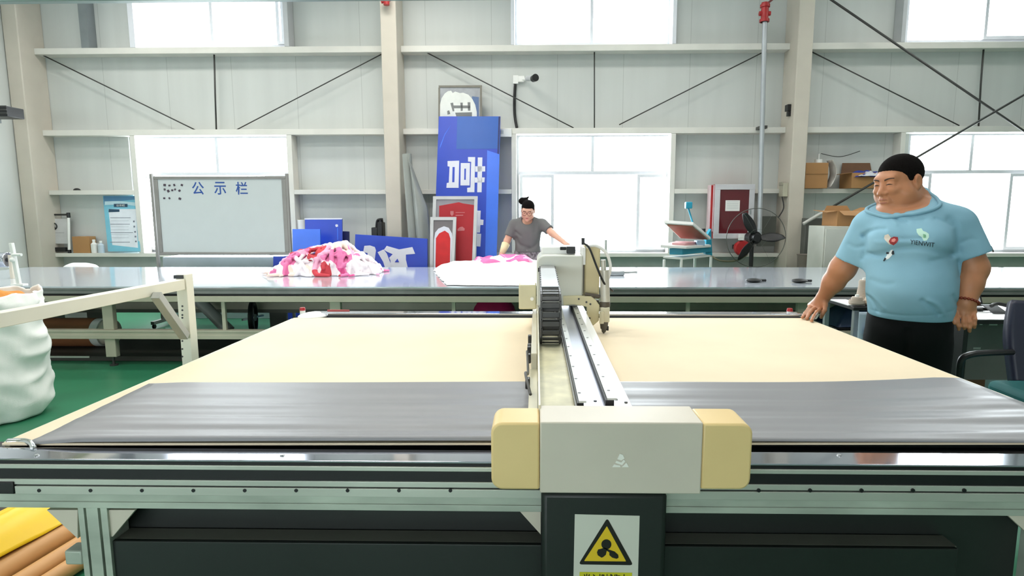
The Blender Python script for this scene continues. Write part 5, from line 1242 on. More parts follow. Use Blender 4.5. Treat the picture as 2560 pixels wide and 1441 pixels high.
# ================================================================ people: implicit surfaces meshed by surface nets
def hermite(xs, ys):
    xs = np.array(xs, float); ys = np.array(ys, float); o = np.argsort(xs); xs = xs[o]; ys = ys[o]
    m = np.gradient(ys, xs)
    def f(x):
        x = np.clip(x, xs[0], xs[-1]); i = np.clip(np.searchsorted(xs, x) - 1, 0, len(xs) - 2)
        h = xs[i + 1] - xs[i]; t = (x - xs[i]) / h
        return (2*t**3 - 3*t**2 + 1)*ys[i] + (t**3 - 2*t**2 + t)*h*m[i] + (-2*t**3 + 3*t**2)*ys[i+1] + (t**3 - t**2)*h*m[i+1]
    return f
class Field:
    def __init__(s, segx, segy, segz):
        g = lambda S: np.concatenate([np.arange(a, b, h) for a, b, h in S])
        s.x, s.y, s.z = g(segx), g(segy), g(segz)
        s.D = np.full((len(s.x), len(s.y), len(s.z)), 0.3, np.float32)
    def sub(s, lo, hi):
        sl = []
        for ax, a, b in zip((s.x, s.y, s.z), lo, hi):
            sl.append(slice(max(0, np.searchsorted(ax, a) - 1), min(len(ax), np.searchsorted(ax, b) + 1)))
        X = s.x[sl[0]][:, None, None].astype(np.float32); Y = s.y[sl[1]][None, :, None].astype(np.float32); Z = s.z[sl[2]][None, None, :].astype(np.float32)
        return tuple(sl), X, Y, Z
    def put(s, lo, hi, fn, k=0.01, op='u'):
        mg = 2.2 * k + .03
        sl, X, Y, Z = s.sub([v - mg for v in lo], [v + mg for v in hi])
        if any(q.stop <= q.start for q in sl): return s
        d = fn(X, Y, Z).astype(np.float32); a = s.D[sl]
        if op == 'u':
            h = np.clip(.5 + .5 * (a - d) / k, 0, 1); s.D[sl] = a * (1 - h) + d * h - k * h * (1 - h)
        elif op == 's':
            h = np.clip(.5 - .5 * (a + d) / k, 0, 1); s.D[sl] = a * (1 - h) - d * h + k * h * (1 - h)
        elif op == 'add': s.D[sl] = a + d
        elif op == 'max': s.D[sl] = np.maximum(a, d)
        return s
    def cone(s, a, b, ra, rb, k=.02, op='u'):
        a = np.array(a, float); b = np.array(b, float); ab = b - a; L2 = ab @ ab; R = max(ra, rb)
        def fn(X, Y, Z):
            t = np.clip(((X - a[0]) * ab[0] + (Y - a[1]) * ab[1] + (Z - a[2]) * ab[2]) / L2, 0, 1)
            return np.sqrt((X - a[0] - t*ab[0])**2 + (Y - a[1] - t*ab[1])**2 + (Z - a[2] - t*ab[2])**2) - (ra + (rb - ra) * t)
        return s.put(np.minimum(a, b) - R, np.maximum(a, b) + R, fn, k, op)
    def ell(s, c, r, Rm=None, k=.02, op='u'):
        c = np.array(c, float); r = np.array(r, float); M = np.eye(3) if Rm is None else np.array([list(q) for q in Rm])
        R = r.max()
        def fn(X, Y, Z):
            dx, dy, dz = X - c[0], Y - c[1], Z - c[2]
            u = (dx*M[0,0] + dy*M[1,0] + dz*M[2,0]) / r[0]; v = (dx*M[0,1] + dy*M[1,1] + dz*M[2,1]) / r[1]; w = (dx*M[0,2] + dy*M[1,2] + dz*M[2,2]) / r[2]
            q = np.sqrt(u*u + v*v + w*w) + 1e-6
            g = np.sqrt((u/r[0])**2 + (v/r[1])**2 + (w/r[2])**2) + 1e-6
            return q * (q - 1) / g
        return s.put(c - R, c + R, fn, k, op)
    def loft(s, rows, k=.02, n=2.3, clip=None):
        """rows: z, cx, halfwidth, cy, front, back"""
        R = np.array(sorted(rows)); f = [hermite(R[:, 0], R[:, i]) for i in range(1, 6)]
        def fn(X, Y, Z):
            z = Z[0, 0]; cx, a, cy, bf, bb = [q(z)[None, None, :] for q in f]
            b = np.where(Y < cy, bf, bb)
            q = (np.abs((X - cx) / a) ** n + np.abs((Y - cy) / b) ** n) ** (1 / n) + 1e-6
            d = (q - 1) * np.minimum(a, b) * .9
            d = np.maximum(d, np.maximum(R[0, 0] - Z, Z - R[-1, 0]))
            if clip is not None: d = np.maximum(d, (X - clip[0].x) * clip[1].x + (Y - clip[0].y) * clip[1].y + (Z - clip[0].z) * clip[1].z)
            return d
        lo = (min(R[:, 1] - R[:, 2]), min(R[:, 3] - R[:, 4]), R[0, 0]); hi = (max(R[:, 1] + R[:, 2]), max(R[:, 3] + R[:, 5]), R[-1, 0])
        return s.put(lo, hi, fn, k)
    def crease(s, pts, amp, sig, side=-1, ymid=None):
        """a fold: pts are world points; distance is taken in x,z on the near side (y < ymid)"""
        P = np.array([list(p) for p in spline([Vector(p) for p in pts], 5)])
        lo = P.min(0) - 3 * sig; hi = P.max(0) + 3 * sig
        def fn(X, Y, Z):
            d2 = np.full(np.broadcast(X, Z).shape, 1e9, np.float32)
            for i in range(len(P) - 1):
                a = P[i]; ab = P[i + 1] - a; L2 = ab[0]**2 + ab[2]**2 + 1e-9
                t = np.clip(((X - a[0]) * ab[0] + (Z - a[2]) * ab[2]) / L2, 0, 1)
                taper = 1.0
                d2 = np.minimum(d2, (X - a[0] - t*ab[0])**2 + (Z - a[2] - t*ab[2])**2)
            w = amp * np.exp(-d2 / sig**2)
            if ymid is not None: w = w * np.clip((ymid - Y) / .04, 0, 1)
            return w + 0 * Y
        lo[1] = s.y[0]; hi[1] = s.y[-1]
        return s.put(lo, hi, fn, .001, 'add')
    def cut(s, p, n):
        """keep the side the normal points away from"""
        p = np.array(p, float); n = np.array(n, float); n = n / np.linalg.norm(n)
        s.D = np.maximum(s.D, ((s.x[:, None, None] - p[0]) * n[0] + (s.y[None, :, None] - p[1]) * n[1] + (s.z[None, None, :] - p[2]) * n[2]).astype(np.float32)); return s
    def mesh(s):
        D = s.D.copy(); D[0] = D[-1] = .3; D[:, 0] = D[:, -1] = .3; D[:, :, 0] = D[:, :, -1] = .3
        S = D < 0
        nx, ny, nz = D.shape
        c = np.zeros((nx-1, ny-1, nz-1), np.int8)
        for i in (0, 1):
            for j in (0, 1):
                for k in (0, 1): c += S[i:nx-1+i, j:ny-1+j, k:nz-1+k]
        I, J, K = np.nonzero((c > 0) & (c < 8)); n = len(I)
        idx = np.full(c.shape, -1, np.int32); idx[I, J, K] = np.arange(n)
        acc = np.zeros((n, 3)); cnt = np.zeros(n)
        cor = [(i, j, k) for i in (0, 1) for j in (0, 1) for k in (0, 1)]
        px = lambda ax, i: ax[i]
        for a in range(8):
            for b in range(a + 1, 8):
                A_, B_ = cor[a], cor[b]
                if sum(abs(u - v) for u, v in zip(A_, B_)) != 1: continue
                da = D[I + A_[0], J + A_[1], K + A_[2]]; db = D[I + B_[0], J + B_[1], K + B_[2]]
                mm = (da < 0) != (db < 0); t = np.where(mm, da / np.where(mm, da - db, 1), 0)
                P = np.stack([s.x[I + A_[0]] * (1 - t) + s.x[I + B_[0]] * t, s.y[J + A_[1]] * (1 - t) + s.y[J + B_[1]] * t, s.z[K + A_[2]] * (1 - t) + s.z[K + B_[2]] * t], 1)
                acc[mm] += P[mm]; cnt[mm] += 1
        V = acc / cnt[:, None]
        Q = []
        for ax in range(3):
            sl0 = [slice(None)] * 3; sl1 = [slice(None)] * 3; sl0[ax] = slice(0, -1); sl1[ax] = slice(1, None)
            s0 = S[tuple(sl0)]; s1 = S[tuple(sl1)]
            e = np.argwhere(s0 != s1); flip = s0[e[:, 0], e[:, 1], e[:, 2]]
            u, v = (ax + 1) % 3, (ax + 2) % 3; q = []
            for du, dv in ((-1, -1), (0, -1), (0, 0), (-1, 0)):
                w = e.copy(); w[:, u] += du; w[:, v] += dv; q.append(idx[w[:, 0], w[:, 1], w[:, 2]])
            q = np.stack(q, 1); q[~flip] = q[~flip][:, ::-1]; Q.append(q[(q >= 0).all(1)])
        return V, np.concatenate(Q)
def net_object(field, name, M, parent, it=2):
    V, Q = field.mesh()
    # light laplacian smoothing keeps the nets fair
    E = np.concatenate([Q[:, [0, 1]], Q[:, [1, 2]], Q[:, [2, 3]], Q[:, [3, 0]]])
    for _ in range(it):
        a = np.zeros_like(V); c = np.zeros(len(V))
        for u, v in ((0, 1), (1, 0)):
            np.add.at(a, E[:, u], V[E[:, v]]); np.add.at(c, E[:, u], 1)
        V = V * .5 + .5 * a / c[:, None]
    me = bpy.data.meshes.new(name)
    me.vertices.add(len(V)); me.vertices.foreach_set('co', V.astype(np.float32).ravel())
    me.loops.add(len(Q) * 4); me.loops.foreach_set('vertex_index', Q.astype(np.int32).ravel())
    me.polygons.add(len(Q)); me.polygons.foreach_set('loop_start', np.arange(0, len(Q) * 4, 4, dtype=np.int32))
    me.update(calc_edges=True); me.validate()
    bv = BVHTree.FromPolygons([tuple(v) for v in V], [tuple(q) for q in Q])
    return finish(name, me, M, parent, smooth=True), bv
def drape(pts_fn, nu, nv, bv, dirv, name, M, parent, off=.001, solid=.0):
    """a small patch laid on a surface by casting rays along dirv"""
    B = MB(); d = Vector(dirv).normalized(); last = [None]
    def g(u, v):
        p = Vector(pts_fn(u, v)); h = bv.ray_cast(p - d * .4, d, 1.2)
        q = h[0] if h[0] is not None else (last[0] or p)
        last[0] = q
        return q - d * off
    return B.grid(g, nu, nv).build(name, M, parent, smooth=True)
def drape_poly(pts2d, fr, bv, name, M, parent, off=.0012):
    """polygon in (u, v) of frame fr = (origin, ux, uz, dir), subdivided and laid on the surface"""
    o, ux, uz, d = fr; B = MB()
    f = B.bm.faces.new([B.bm.verts.new((p[0], p[1], 0)) for p in pts2d])
    bmesh.ops.triangulate(B.bm, faces=B.bm.faces[:])
    for _ in range(3):
        lg = [e for e in B.bm.edges if e.calc_length() > .008]
        if not lg: break
        bmesh.ops.subdivide_edges(B.bm, edges=lg, cuts=1)
        bmesh.ops.triangulate(B.bm, faces=B.bm.faces[:])
    d = Vector(d).normalized()
    for v in B.bm.verts:
        p = Vector(o) + Vector(ux) * v.co.x + Vector(uz) * v.co.y
        h = bv.ray_cast(p - d * .4, d, 1.2)
        v.co = (h[0] if h[0] is not None else p) - d * off
    return B.build(name, M, parent, smooth=True)
def mat_skin(name, c):
    M = mat(name, c, .42, 0, .04, 18, .02, 220, spec=.4); b = M.node_tree.nodes['Principled BSDF']
    b.inputs['Subsurface Weight'].default_value = .10; b.inputs['Subsurface Radius'].default_value = (.02, .008, .004); b.inputs['Subsurface Scale'].default_value = .4
    return M
class Head:
    """local frame: x to the person's left, y out of the face, z up"""
    def __init__(s, c, yaw, pitch, roll=0, k=1.0):
        F_ = Vector((-math.sin(yaw), -math.cos(yaw), 0)); L_ = Vector((math.cos(yaw), -math.sin(yaw), 0)); U_ = Vector((0, 0, 1))
        F2 = F_ * math.cos(pitch) - U_ * math.sin(pitch); U2 = U_ * math.cos(pitch) + F_ * math.sin(pitch)
        L3 = L_ * math.cos(roll) + U2 * math.sin(roll); U3 = U2 * math.cos(roll) - L_ * math.sin(roll)
        s.c = Vector(c); s.ax = (L3, F2, U3); s.k = k
        s.R = Matrix((L3, F2, U3)).transposed()
    def w(s, x, y, z): return s.c + (s.ax[0] * x + s.ax[1] * y + s.ax[2] * z) * s.k
    def ell(s, f, c, r, k=.012, op='u'): f.ell(s.w(*c), [v * s.k for v in r], s.R, k, op)
    def cone(s, f, a, b, ra, rb, k=.01, op='u'): f.cone(s.w(*a), s.w(*b), ra * s.k, rb * s.k, k, op)
    def local(s, X, Y, Z):
        dx, dy, dz = X - s.c.x, Y - s.c.y, Z - s.c.z
        return [(dx * a.x + dy * a.y + dz * a.z) / s.k for a in s.ax]
def sculpt_head(f, H, fat=1.0):
    H.ell(f, (0, -.016, .046), (.083, .100, .086), .01)
    H.ell(f, (0, .022, -.015), (.076, .074, .098), .02)
    for s in (-1, 1):
        H.ell(f, (s * .046, .030, -.048), (.044 * fat, .046, .050), .025)
        H.ell(f, (s * .052, .002, -.072), (.036 * fat, .048, .036), .025)
    H.ell(f, (0, .030, -.088), (.054 * fat, .050, .038), .025)
    H.ell(f, (0, .078, -.104), (.030, .022, .022), .018)
    if fat > 1: H.ell(f, (0, .018, -.122), (.072, .062, .040), .03)
    H.cone(f, (-.040, .076, .030), (.040, .076, .030), .018, .018, .02)
    for s in (-1, 1):
        H.ell(f, (s * .034, .104, .006), (.021, .016, .0105), .012, 's')
        H.ell(f, (s * .034, .080, .006), (.021, .017, .014), .006)
        H.ell(f, (s * .034, .099, .0035), (.018, .005, .0022), .003, 's')
        H.ell(f, (s * .040, .076, -.022), (.026, .022, .018), .02)
    H.cone(f, (0, .085, .014), (0, .104, -.026), .010, .015, .014)
    H.ell(f, (0, .106, -.031), (.0165, .013, .0120), .008)
    for s in (-1, 1):
        H.ell(f, (s * .0190, .097, -.034), (.0110, .013, .0090), .006)
        H.ell(f, (s * .0085, .108, -.0425), (.005, .006, .004), .004, 's')
    H.ell(f, (0, .084, -.064), (.034, .016, .022), .015)
    H.cone(f, (-.021, .094, -.0630), (.021, .094, -.0630), .0052, .0052, .007)
    H.cone(f, (0, .097, -.062), (0, .0975, -.0625), .0055, .0055, .006)
    H.cone(f, (-.017, .092, -.0755), (.017, .092, -.0755), .0062, .0062, .007)
    H.cone(f, (-.027, .0985, -.0695), (.027, .0985, -.0695), .0022, .0022, .003, 's')
    for s in (-1, 1): H.cone(f, (s * .026, .097, -.040), (s * .036, .086, -.066), .0022, .0018, .008, 's')
    for s in (-1, 1):
        H.ell(f, (s * .088, -.016, .000), (.010, .021, .033), .008)
        H.ell(f, (s * .097, -.011, .003), (.006, .011, .019), .006, 's')
        H.ell(f, (s * .085, -.006, -.028), (.009, .010, .012), .006)
def hand(f, wrist, pts_palm, fingers, r=.0095, k=.006):
    for a, b, ra, rb in pts_palm: f.cone(a, b, ra, rb, .012)
    for ch, r0 in fingers:
        for i in range(len(ch) - 1):
            n = len(ch) - 1
            f.cone(ch[i], ch[i + 1], r0 * (1 - .22 * i / n), r0 * (1 - .22 * (i + 1) / n), k * .6)
            f.ell(ch[i], [r0 * (1.06 - .22 * i / n)] * 3, None, .003)
# ---------------------------------------------------------------- the man in the blue shirt
MC = AY(2285, 640, 2.92); MC.z = 0
vd = Vector((MC.x, MC.y, 0)).normalized()
XM = Matrix(((vd.y, vd.x, 0, MC.x), (-vd.x, vd.y, 0, MC.y), (0, 0, 1, 0), (0, 0, 0, 1)))
XMi = XM.inverted(); CL = XMi @ CAM; Y0 = 0.0
def Wp(px, py, dy=0.0):
    d = XMi.to_3x3() @ ray(px, py)
    return CL + d * ((dy - CL.y) / d.y)
M_skin = mat_skin('tan_skin', (188, 128, 92))
M_shirt = mat('light_blue_cotton', (136, 180, 200), .75, 0, .03, 6, .05, 350, spec=.25)
M_pants = mat('black_trouser_cloth', (20, 20, 22), .8, 0, .05, 8, spec=.2)
M_hair = mat('black_hair', (20, 17, 16), .95, 0, .15, 160, .4, 260, spec=.08)
pc = Wp(2285, 640)
man = thing('person', 'heavy man in a light blue printed T-shirt and black trousers touching the felt bed corner', 'person', XM @ Vector((pc.x, 0, 0)))
XFORM[0] = XM
def trow(py, L, R, yf, yb, cy=0.0):
    a, b = Wp(L, py, cy), Wp(R, py, cy); return ((a.z + b.z) / 2, (a.x + b.x) / 2, (b.x - a.x) / 2, Y0 + cy, yf, yb)
torso = [trow(470, 2254, 2322, .05, .07, .035), trow(487, 2244, 2326, .065, .09, .03), trow(500, 2216, 2350, .085, .115, .02), trow(517, 2184, 2388, .115, .135), trow(545, 2164, 2402, .155, .15), trow(580, 2160, 2398, .20, .155), trow(612, 2156, 2394, .225, .155), trow(645, 2153, 2394, .235, .155), trow(690, 2156, 2400, .275, .16), trow(720, 2158, 2402, .285, .16), trow(752, 2166, 2398, .265, .165), trow(787, 2169, 2394, .225, .17)]
ztop_s = torso[0][0]; zhem = torso[-1][0]
shR, elR, wrR = Wp(2170, 570, .0), Wp(2106, 672, .02), Wp(2058, 744, .08)
shL, elL, wrL = Wp(2396, 566, .0), Wp(2432, 672, .0), Wp(2414, 757, -.07)
HD = Head(Wp(2247, 459, -.02), math.radians(40), math.radians(8), math.radians(3), 1.03)
# skin: head, neck, trunk under the clothes, arms, hands, legs
xm0, xm1 = Wp(1990, 700).x, Wp(2490, 600).x
hx0, hx1 = HD.c.x - .14, HD.c.x + .15
f = Field([(xm0, xm1, .0042)], [(Y0 - .34, Y0 - .18, .0065), (Y0 - .18, Y0 + .20, .0042)], [(.0, .68, .02), (.68, 1.30, .0042), (1.30, ztop_s + .29, .0030)])
sculpt_head(f, HD, 1.24)
nb = Wp(2283, 512, .035)
f.cone(HD.w(0, -.028, -.04), nb, .074, .080, .03)
f.cone(HD.w(0, -.01, -.095), Wp(2264, 520, -.01), .056, .062, .03)
sh = [(r[0], r[1], r[2] - .030, r[3], r[4] - .034, r[5] - .02) for r in torso[2:]]
f.loft(sh, .03)
nA, nB, nR, nL = Wp(2292, 478, .085), Wp(2238, 541, -.14), Wp(2332, 486, .0), Wp(2203, 503, .0)
nN = (nR - nL).cross(nA - nB).normalized(); nN = nN if nN.z > 0 else -nN
nC = (nA + nB + nR + nL) / 4
f.loft([(r[0], r[1], r[2] - .014, r[3], r[4] - .014, r[5] - .014) for r in torso[:5]], .02, 2.3, (nC + nN * .004, nN))
for s_, e_, w_, r0, r1, r2 in ((shR, elR, wrR, .064, .062, .033), (shL, elL, wrL, .066, .063, .041)):
    f.cone(s_, e_, r0, r1, .02); f.cone(e_, e_.lerp(w_, .45), r1, r1 * .86, .02); f.cone(e_.lerp(w_, .45), w_, r1 * .86, r2, .02)
# right hand, finger tips on the bed corner
zt = MZ + .010
tI = XMi @ AZ(2029, 802, zt); tM = XMi @ AZ(2017, 797, zt); tR_ = XMi @ AZ(2006, 794, zt + .002)
K = wrR + (Wp(2040, 768, .09) - wrR)
kn = [Wp(2050, 775, .06), Wp(2038, 771, .085), Wp(2030, 767, .112), Wp(2025, 764, .14)]
def fing(k0, tip, lift): 
    m1 = k0.lerp(tip, .40) + Vector((0, 0, lift)); m2 = k0.lerp(tip, .74) + Vector((0, 0, lift * .8)); return [k0, m1, m2, tip]
fs = [(fing(kn[0], tI, .010), .0112), (fing(kn[1], tM, .010), .0112), (fing(kn[2], tR_, .008), .0105), (fing(kn[3], tR_ + Vector((.012, .045, .004)), .004), .0092),
      ([Wp(2063, 762, .05), Wp(2062, 776, .03), Wp(2056, 786, .02), Wp(2053, 794, .02)], .0115)]
palm = [(wrR, kn[0], .030, .017), (wrR, kn[1], .030, .018), (wrR, kn[2], .028, .017), (wrR, kn[3], .026, .015), (wrR.lerp(kn[0], .2), Wp(2063, 764, .05), .022, .015)]
hand(f, wrR, palm, fs)
# left hand, hanging half closed
kl = [Wp(2395, 781, -.085), Wp(2408, 784, -.095), Wp(2421, 783, -.09), Wp(2434, 779, -.075)]
te = [(2393, 803, 2397, 824), (2409, 806, 2411, 822), (2423, 806, 2424, 829), (2437, 799, 2436, 819)]
fs = []
for k0, (a, b, c_, d_) in zip(kl, te):
    fs.append(([k0, Wp(a, b, -.115), Wp(c_, (b + d_) / 2 + 2, -.115), Wp(c_, d_, -.100)], .0102))
fs.append(([Wp(2393, 768, -.08), Wp(2386, 784, -.10), Wp(2384, 798, -.115), Wp(2387, 808, -.12)], .0118))
palm = [(wrL, kl[0], .036, .0155), (wrL, kl[1], .038, .016), (wrL, kl[2], .038, .016), (wrL, kl[3], .034, .0145), (wrL, Wp(2392, 770, -.085), .028, .018)]
hand(f, wrL, palm, fs)
# legs
hipz = zhem
for s_ in (-1, 1):
    hx = pc.x + s_ * .095
    f.cone((hx, Y0 + .0, hipz - .05), (pc.x + s_ * .10, Y0 + .01, .48), .085, .075, .04); f.cone((pc.x + s_ * .11, Y0 + .01, .48), (pc.x + s_ * .12, Y0 + .04, .09), .08, .045, .03)
    f.cone((pc.x + s_ * .12, Y0 + .05, .05), (pc.x + s_ * .14, Y0 - .12, .035), .042, .034, .03)
body, bvb = net_object(f, 'body', M_skin, man, 1)
# T-shirt
g = Field([(xm0 + .04, xm1 + .01, .0058)], [(Y0 - .36, Y0 + .22, .0058)], [(zhem - .02, ztop_s + .04, .0055)])
g.loft(torso, .02)
g.ell(Wp(2232, 600, -.14), (.085, .085, .07), None, .06); g.ell(Wp(2318, 602, -.14), (.085, .085, .07), None, .06)
slR, slL = Wp(2127, 655, .01), Wp(2431, 643, .0)
for s_, e_, r0, r1 in ((shR, slR, .078, .0785), (shL, slL, .080, .0815)):
    g.cone(s_, s_ + (e_ - s_) * 1.5, r0, r1, .06)
def limit_sleeve(g, s_, e_, extra):
    d = (e_ - s_).normalized(); sd = 1 if e_.x > pc.x else -1
    def fn(X, Y, Z):
        a = (X - e_.x) * d.x + (Y - e_.y) * d.y + (Z - e_.z) * d.z
        side = sd * (X - (pc.x + sd * extra))
        return np.where(side > 0, a, -1)
    g.put((pc.x if sd > 0 else xm0, Y0 - .3, zhem), (xm1 + .1 if sd > 0 else pc.x, Y0 + .3, ztop_s), fn, .001, 'max')
limit_sleeve(g, shR, slR, .188); limit_sleeve(g, shL, slL, .19)
g.cone(slR.lerp(shR, .10), slR + (slR - shR) * .4, .068, .068, .003, 's'); g.cone(slL.lerp(shL, .09), slL + (slL - shL) * .4, .0715, .071, .003, 's')
# round neckline
ncl = Wp(2268, 498, -.02)
g.cut(nC, nN)
# hem: flat cut; folds
FR = -.22
c3 = lambda L, dy: [Wp(a, b, dy) for a, b in L]
ym = Y0 - .02
for L, amp, sig, dy in (
    ([(2166, 640), (2205, 634), (2240, 622), (2290, 618), (2330, 623), (2362, 634), (2378, 638)], .009, .014, -.2),
    ([(2190, 606), (2230, 605), (2290, 604), (2330, 606)], -.004, .010, -.2), ([(2215, 594), (2260, 597), (2310, 595)], .005, .008, -.2),
    ([(2158, 590), (2172, 580), (2196, 573), (2214, 572)], .009, .009, -.1), ([(2160, 645), (2166, 610), (2160, 588)], .007, .012, -.05), ([(2170, 632), (2200, 640), (2216, 636)], .006, .007, -.16),
    ([(2396, 630), (2391, 590), (2386, 560), (2370, 548)], .007, .012, -.05), ([(2380, 565), (2352, 552), (2338, 548)], .007, .009, -.14), ([(2384, 642), (2360, 646), (2330, 650)], .004, .010, -.18), ([(2396, 652), (2398, 690)], .008, .010, -.03),
    ([(2212, 512), (2226, 532), (2240, 548), (2268, 556)], .010, .008, -.12), ([(2222, 528), (2232, 545), (2242, 560)], -.006, .007, -.14), ([(2255, 535), (2285, 548), (2310, 548)], .006, .010, -.14),
    ([(2122, 610), (2140, 618), (2160, 614)], .004, .009, -.05),
    ([(2404, 606), (2424, 598), (2440, 600)], .004, .009, -.05),
    ([(2168, 742), (2182, 752), (2196, 778)], .006, .008, -.16), ([(2176, 735), (2192, 748), (2212, 770)], -.004, .007, -.18), ([(2320, 745), (2345, 760), (2358, 785)], -.006, .008, -.18), ([(2306, 745), (2330, 762), (2345, 785)], .006, .008, -.18), ([(2380, 735), (2392, 760)], .006, .008, -.1), ([(2180, 700), (2210, 708), (2232, 706)], .003, .010, -.2),
    ([(2174, 779), (2240, 785), (2320, 786), (2395, 780)], .0025, .004, -.2)):
    g.crease(c3(L, dy), amp, sig, -1, ym)
shirt, bvs = net_object(g, 't_shirt', M_shirt, man, 2)
# ribbed collar round the neck hole
u_ = nN.orthogonal().normalized(); v_ = nN.cross(u_); cp = []
for k in range(48):
    a_ = 2 * PI * k / 48; d_ = u_ * math.cos(a_) + v_ * math.sin(a_); h = bvs.ray_cast(nC - nN * .007 + d_ * .35, -d_, .4)
    if h[0] is not None: cp.append(h[0] + nN * .004)
B = MB(); B.tube(cp + [cp[0]], .0085, 8); B.build('collar', M_shirt, shirt, smooth=True)
# prints on the shirt, laid on the cloth
o_ = Wp(2240, 600, -.22); fr = (o_, (1, 0, 0), (0, 0, 1), XMi.to_3x3() @ ray(2265, 610))
sc_ = (Wp(2290, 600, -.22).x - Wp(2240, 600, -.22).x) / 50
sz_ = (Wp(2240, 600, -.22).z - Wp(2240, 650, -.22).z) / 50
def pr(pts, M, name, off=.0012): return drape_poly([((x - 2240) * sc_, -(y - 600) * sz_) for x, y in pts], fr, bvs, name, M, shirt, off)
M_p1 = mat('print_red', (160, 46, 50), .7); M_p2 = mat('print_cream', (222, 210, 196), .7); M_p3 = mat('print_mint', (196, 232, 216), .7); M_p4 = mat('print_dark', (30, 36, 44), .7); M_p5 = mat('print_pink', (222, 138, 130), .7); M_p6 = mat('print_white', (232, 240, 242), .7); M_p7 = mat('print_green', (120, 176, 140), .7)
pr([(2210, 589), (2219, 586), (2224, 592), (2230, 598), (2236, 606), (2234, 612), (2224, 612), (2213, 602), (2209, 597)], M_p2, 'shirt_print')
pr([(2226, 596), (2234, 592), (2244, 593), (2246, 601), (2242, 608), (2235, 614), (2226, 610), (2222, 604)], M_p1, 'shirt_print', .0020)
pr([(2229, 599), (2236, 596), (2240, 600), (2236, 606), (2229, 605)], M_p5, 'shirt_print_detail', .0032)
pr([(2289, 572), (2301, 570), (2306, 577), (2313, 579), (2320, 584), (2321, 592), (2316, 600), (2309, 601), (2303, 592), (2296, 588), (2290, 580)], M_p3, 'shirt_print')
pr([(2306, 584), (2313, 586), (2314, 593), (2308, 594)], M_p7, 'shirt_print_detail', .0032)
pr([(2229, 626), (2234, 625), (2237, 632), (2232, 640), (2226, 647), (2219, 651), (2216, 646), (2220, 638)], M_p6, 'shirt_print')
pr([(2233, 627), (2237, 628), (2239, 636), (2234, 638), (2231, 634)], M_p4, 'shirt_print_detail', .0032); pr([(2215, 645), (2219, 648), (2214, 655), (2211, 654)], M_p4, 'shirt_print_detail', .0032); pr([(2218, 631), (2225, 632), (2224, 636), (2217, 636)], M_p4, 'shirt_print_detail', .0032)
# lettering across the chest
me = text_bm('YIENWIT', 1.0, 0); co = np.array([v.co[:] for v in me.vertices]); mn, mx = co.min(0), co.max(0)
B = MB(); vv = [B.bm.verts.new(((2276 + (p[0] - mn[0]) / (mx[0] - mn[0]) * 60 - 2240) * sc_, -((604 + 7 * (p[0] - mn[0]) / (mx[0] - mn[0])) - 5.5 * ((p[1] - mn[1]) / (mx[1] - mn[1]) * 2 - 1) - 600) * sz_, 0)) for p in co]
for p in me.polygons:
    try: B.bm.faces.new([vv[i] for i in p.vertices])
    except ValueError: pass
bmesh.ops.triangulate(B.bm, faces=B.bm.faces[:])
for _ in range(2):
    lg = [e for e in B.bm.edges if e.calc_length() > .005]
    if lg: bmesh.ops.subdivide_edges(B.bm, edges=lg, cuts=1); bmesh.ops.triangulate(B.bm, faces=B.bm.faces[:])
dd = Vector(fr[3]).normalized()
for v in B.bm.verts:
    p = o_ + Vector((v.co.x, 0, v.co.y)); h = bvs.ray_cast(p - dd * .4, dd, 1.2); v.co = (h[0] if h[0] is not None else p) - dd * .0015
B.build('shirt_lettering', M_p4, shirt, smooth=True)
# trousers and shoes
h_ = Field([(pc.x - .30, pc.x + .30, .008)], [(Y0 - .27, Y0 + .24, .008)], [(.05, zhem + .06, .008)])
h_.loft([(zhem + .05, pc.x + .0, .172, Y0, .20, .15), (zhem - .05, pc.x, .182, Y0, .19, .16), (zhem - .16, pc.x, .180, Y0, .155, .16), (zhem - .26, pc.x, .172, Y0, .12, .14)], .03)
for s_ in (-1, 1):
    h_.cone((pc.x + s_ * .080, Y0, zhem - .14), (pc.x + s_ * .09, Y0 + .01, .46), .100, .095, .03); h_.cone((pc.x + s_ * .115, Y0 + .01, .46), (pc.x + s_ * .12, Y0 + .04, .06), .10, .085, .03)
h_.crease([Vector((pc.x, Y0 - .1, zhem - .05)), Vector((pc.x + .01, Y0 - .1, zhem - .3))], .012, .015, -1, Y0)
net_object(h_, 'trousers', M_pants, man, 1)
for s_ in (-1, 1):
    B = MB(); B.ball((pc.x + s_ * .135, Y0 - .06, .05), (.055, .15, .048)); B.box(pc.x + s_ * .135 - .05, pc.x + s_ * .135 + .05, Y0 - .19, Y0 + .08, .0005, .02)
    B.build('shoe', M_black, man, smooth=True)
# hair: cropped cap cut along the hairline
f = Field([(hx0 - .02, hx1 + .02, .0035)], [(HD.c.y - .16, HD.c.y + .16, .0035)], [(HD.c.z - .10, HD.c.z + .17, .0035)])
HD.ell(f, (0, -.017, .046), (.0858, .1025, .0890), .004); HD.ell(f, (0, .022, -.012), (.0785, .0745, .100), .012)
lx, ly, lz = HD.local(f.x[:, None, None], f.y[None, :, None], f.z[None, None, :])
hl = np.interp(ly, [-.12, -.06, -.035, -.02, .0, .022, .032, .05, .075, .10], [-.075, -.07, -.05, .0, -.012, -.006, .030, .052, .064, .068])
f.D = np.maximum(f.D, ((hl - lz) * .8 * HD.k).astype(np.float32))
net_object(f, 'hair', M_hair, man, 1)
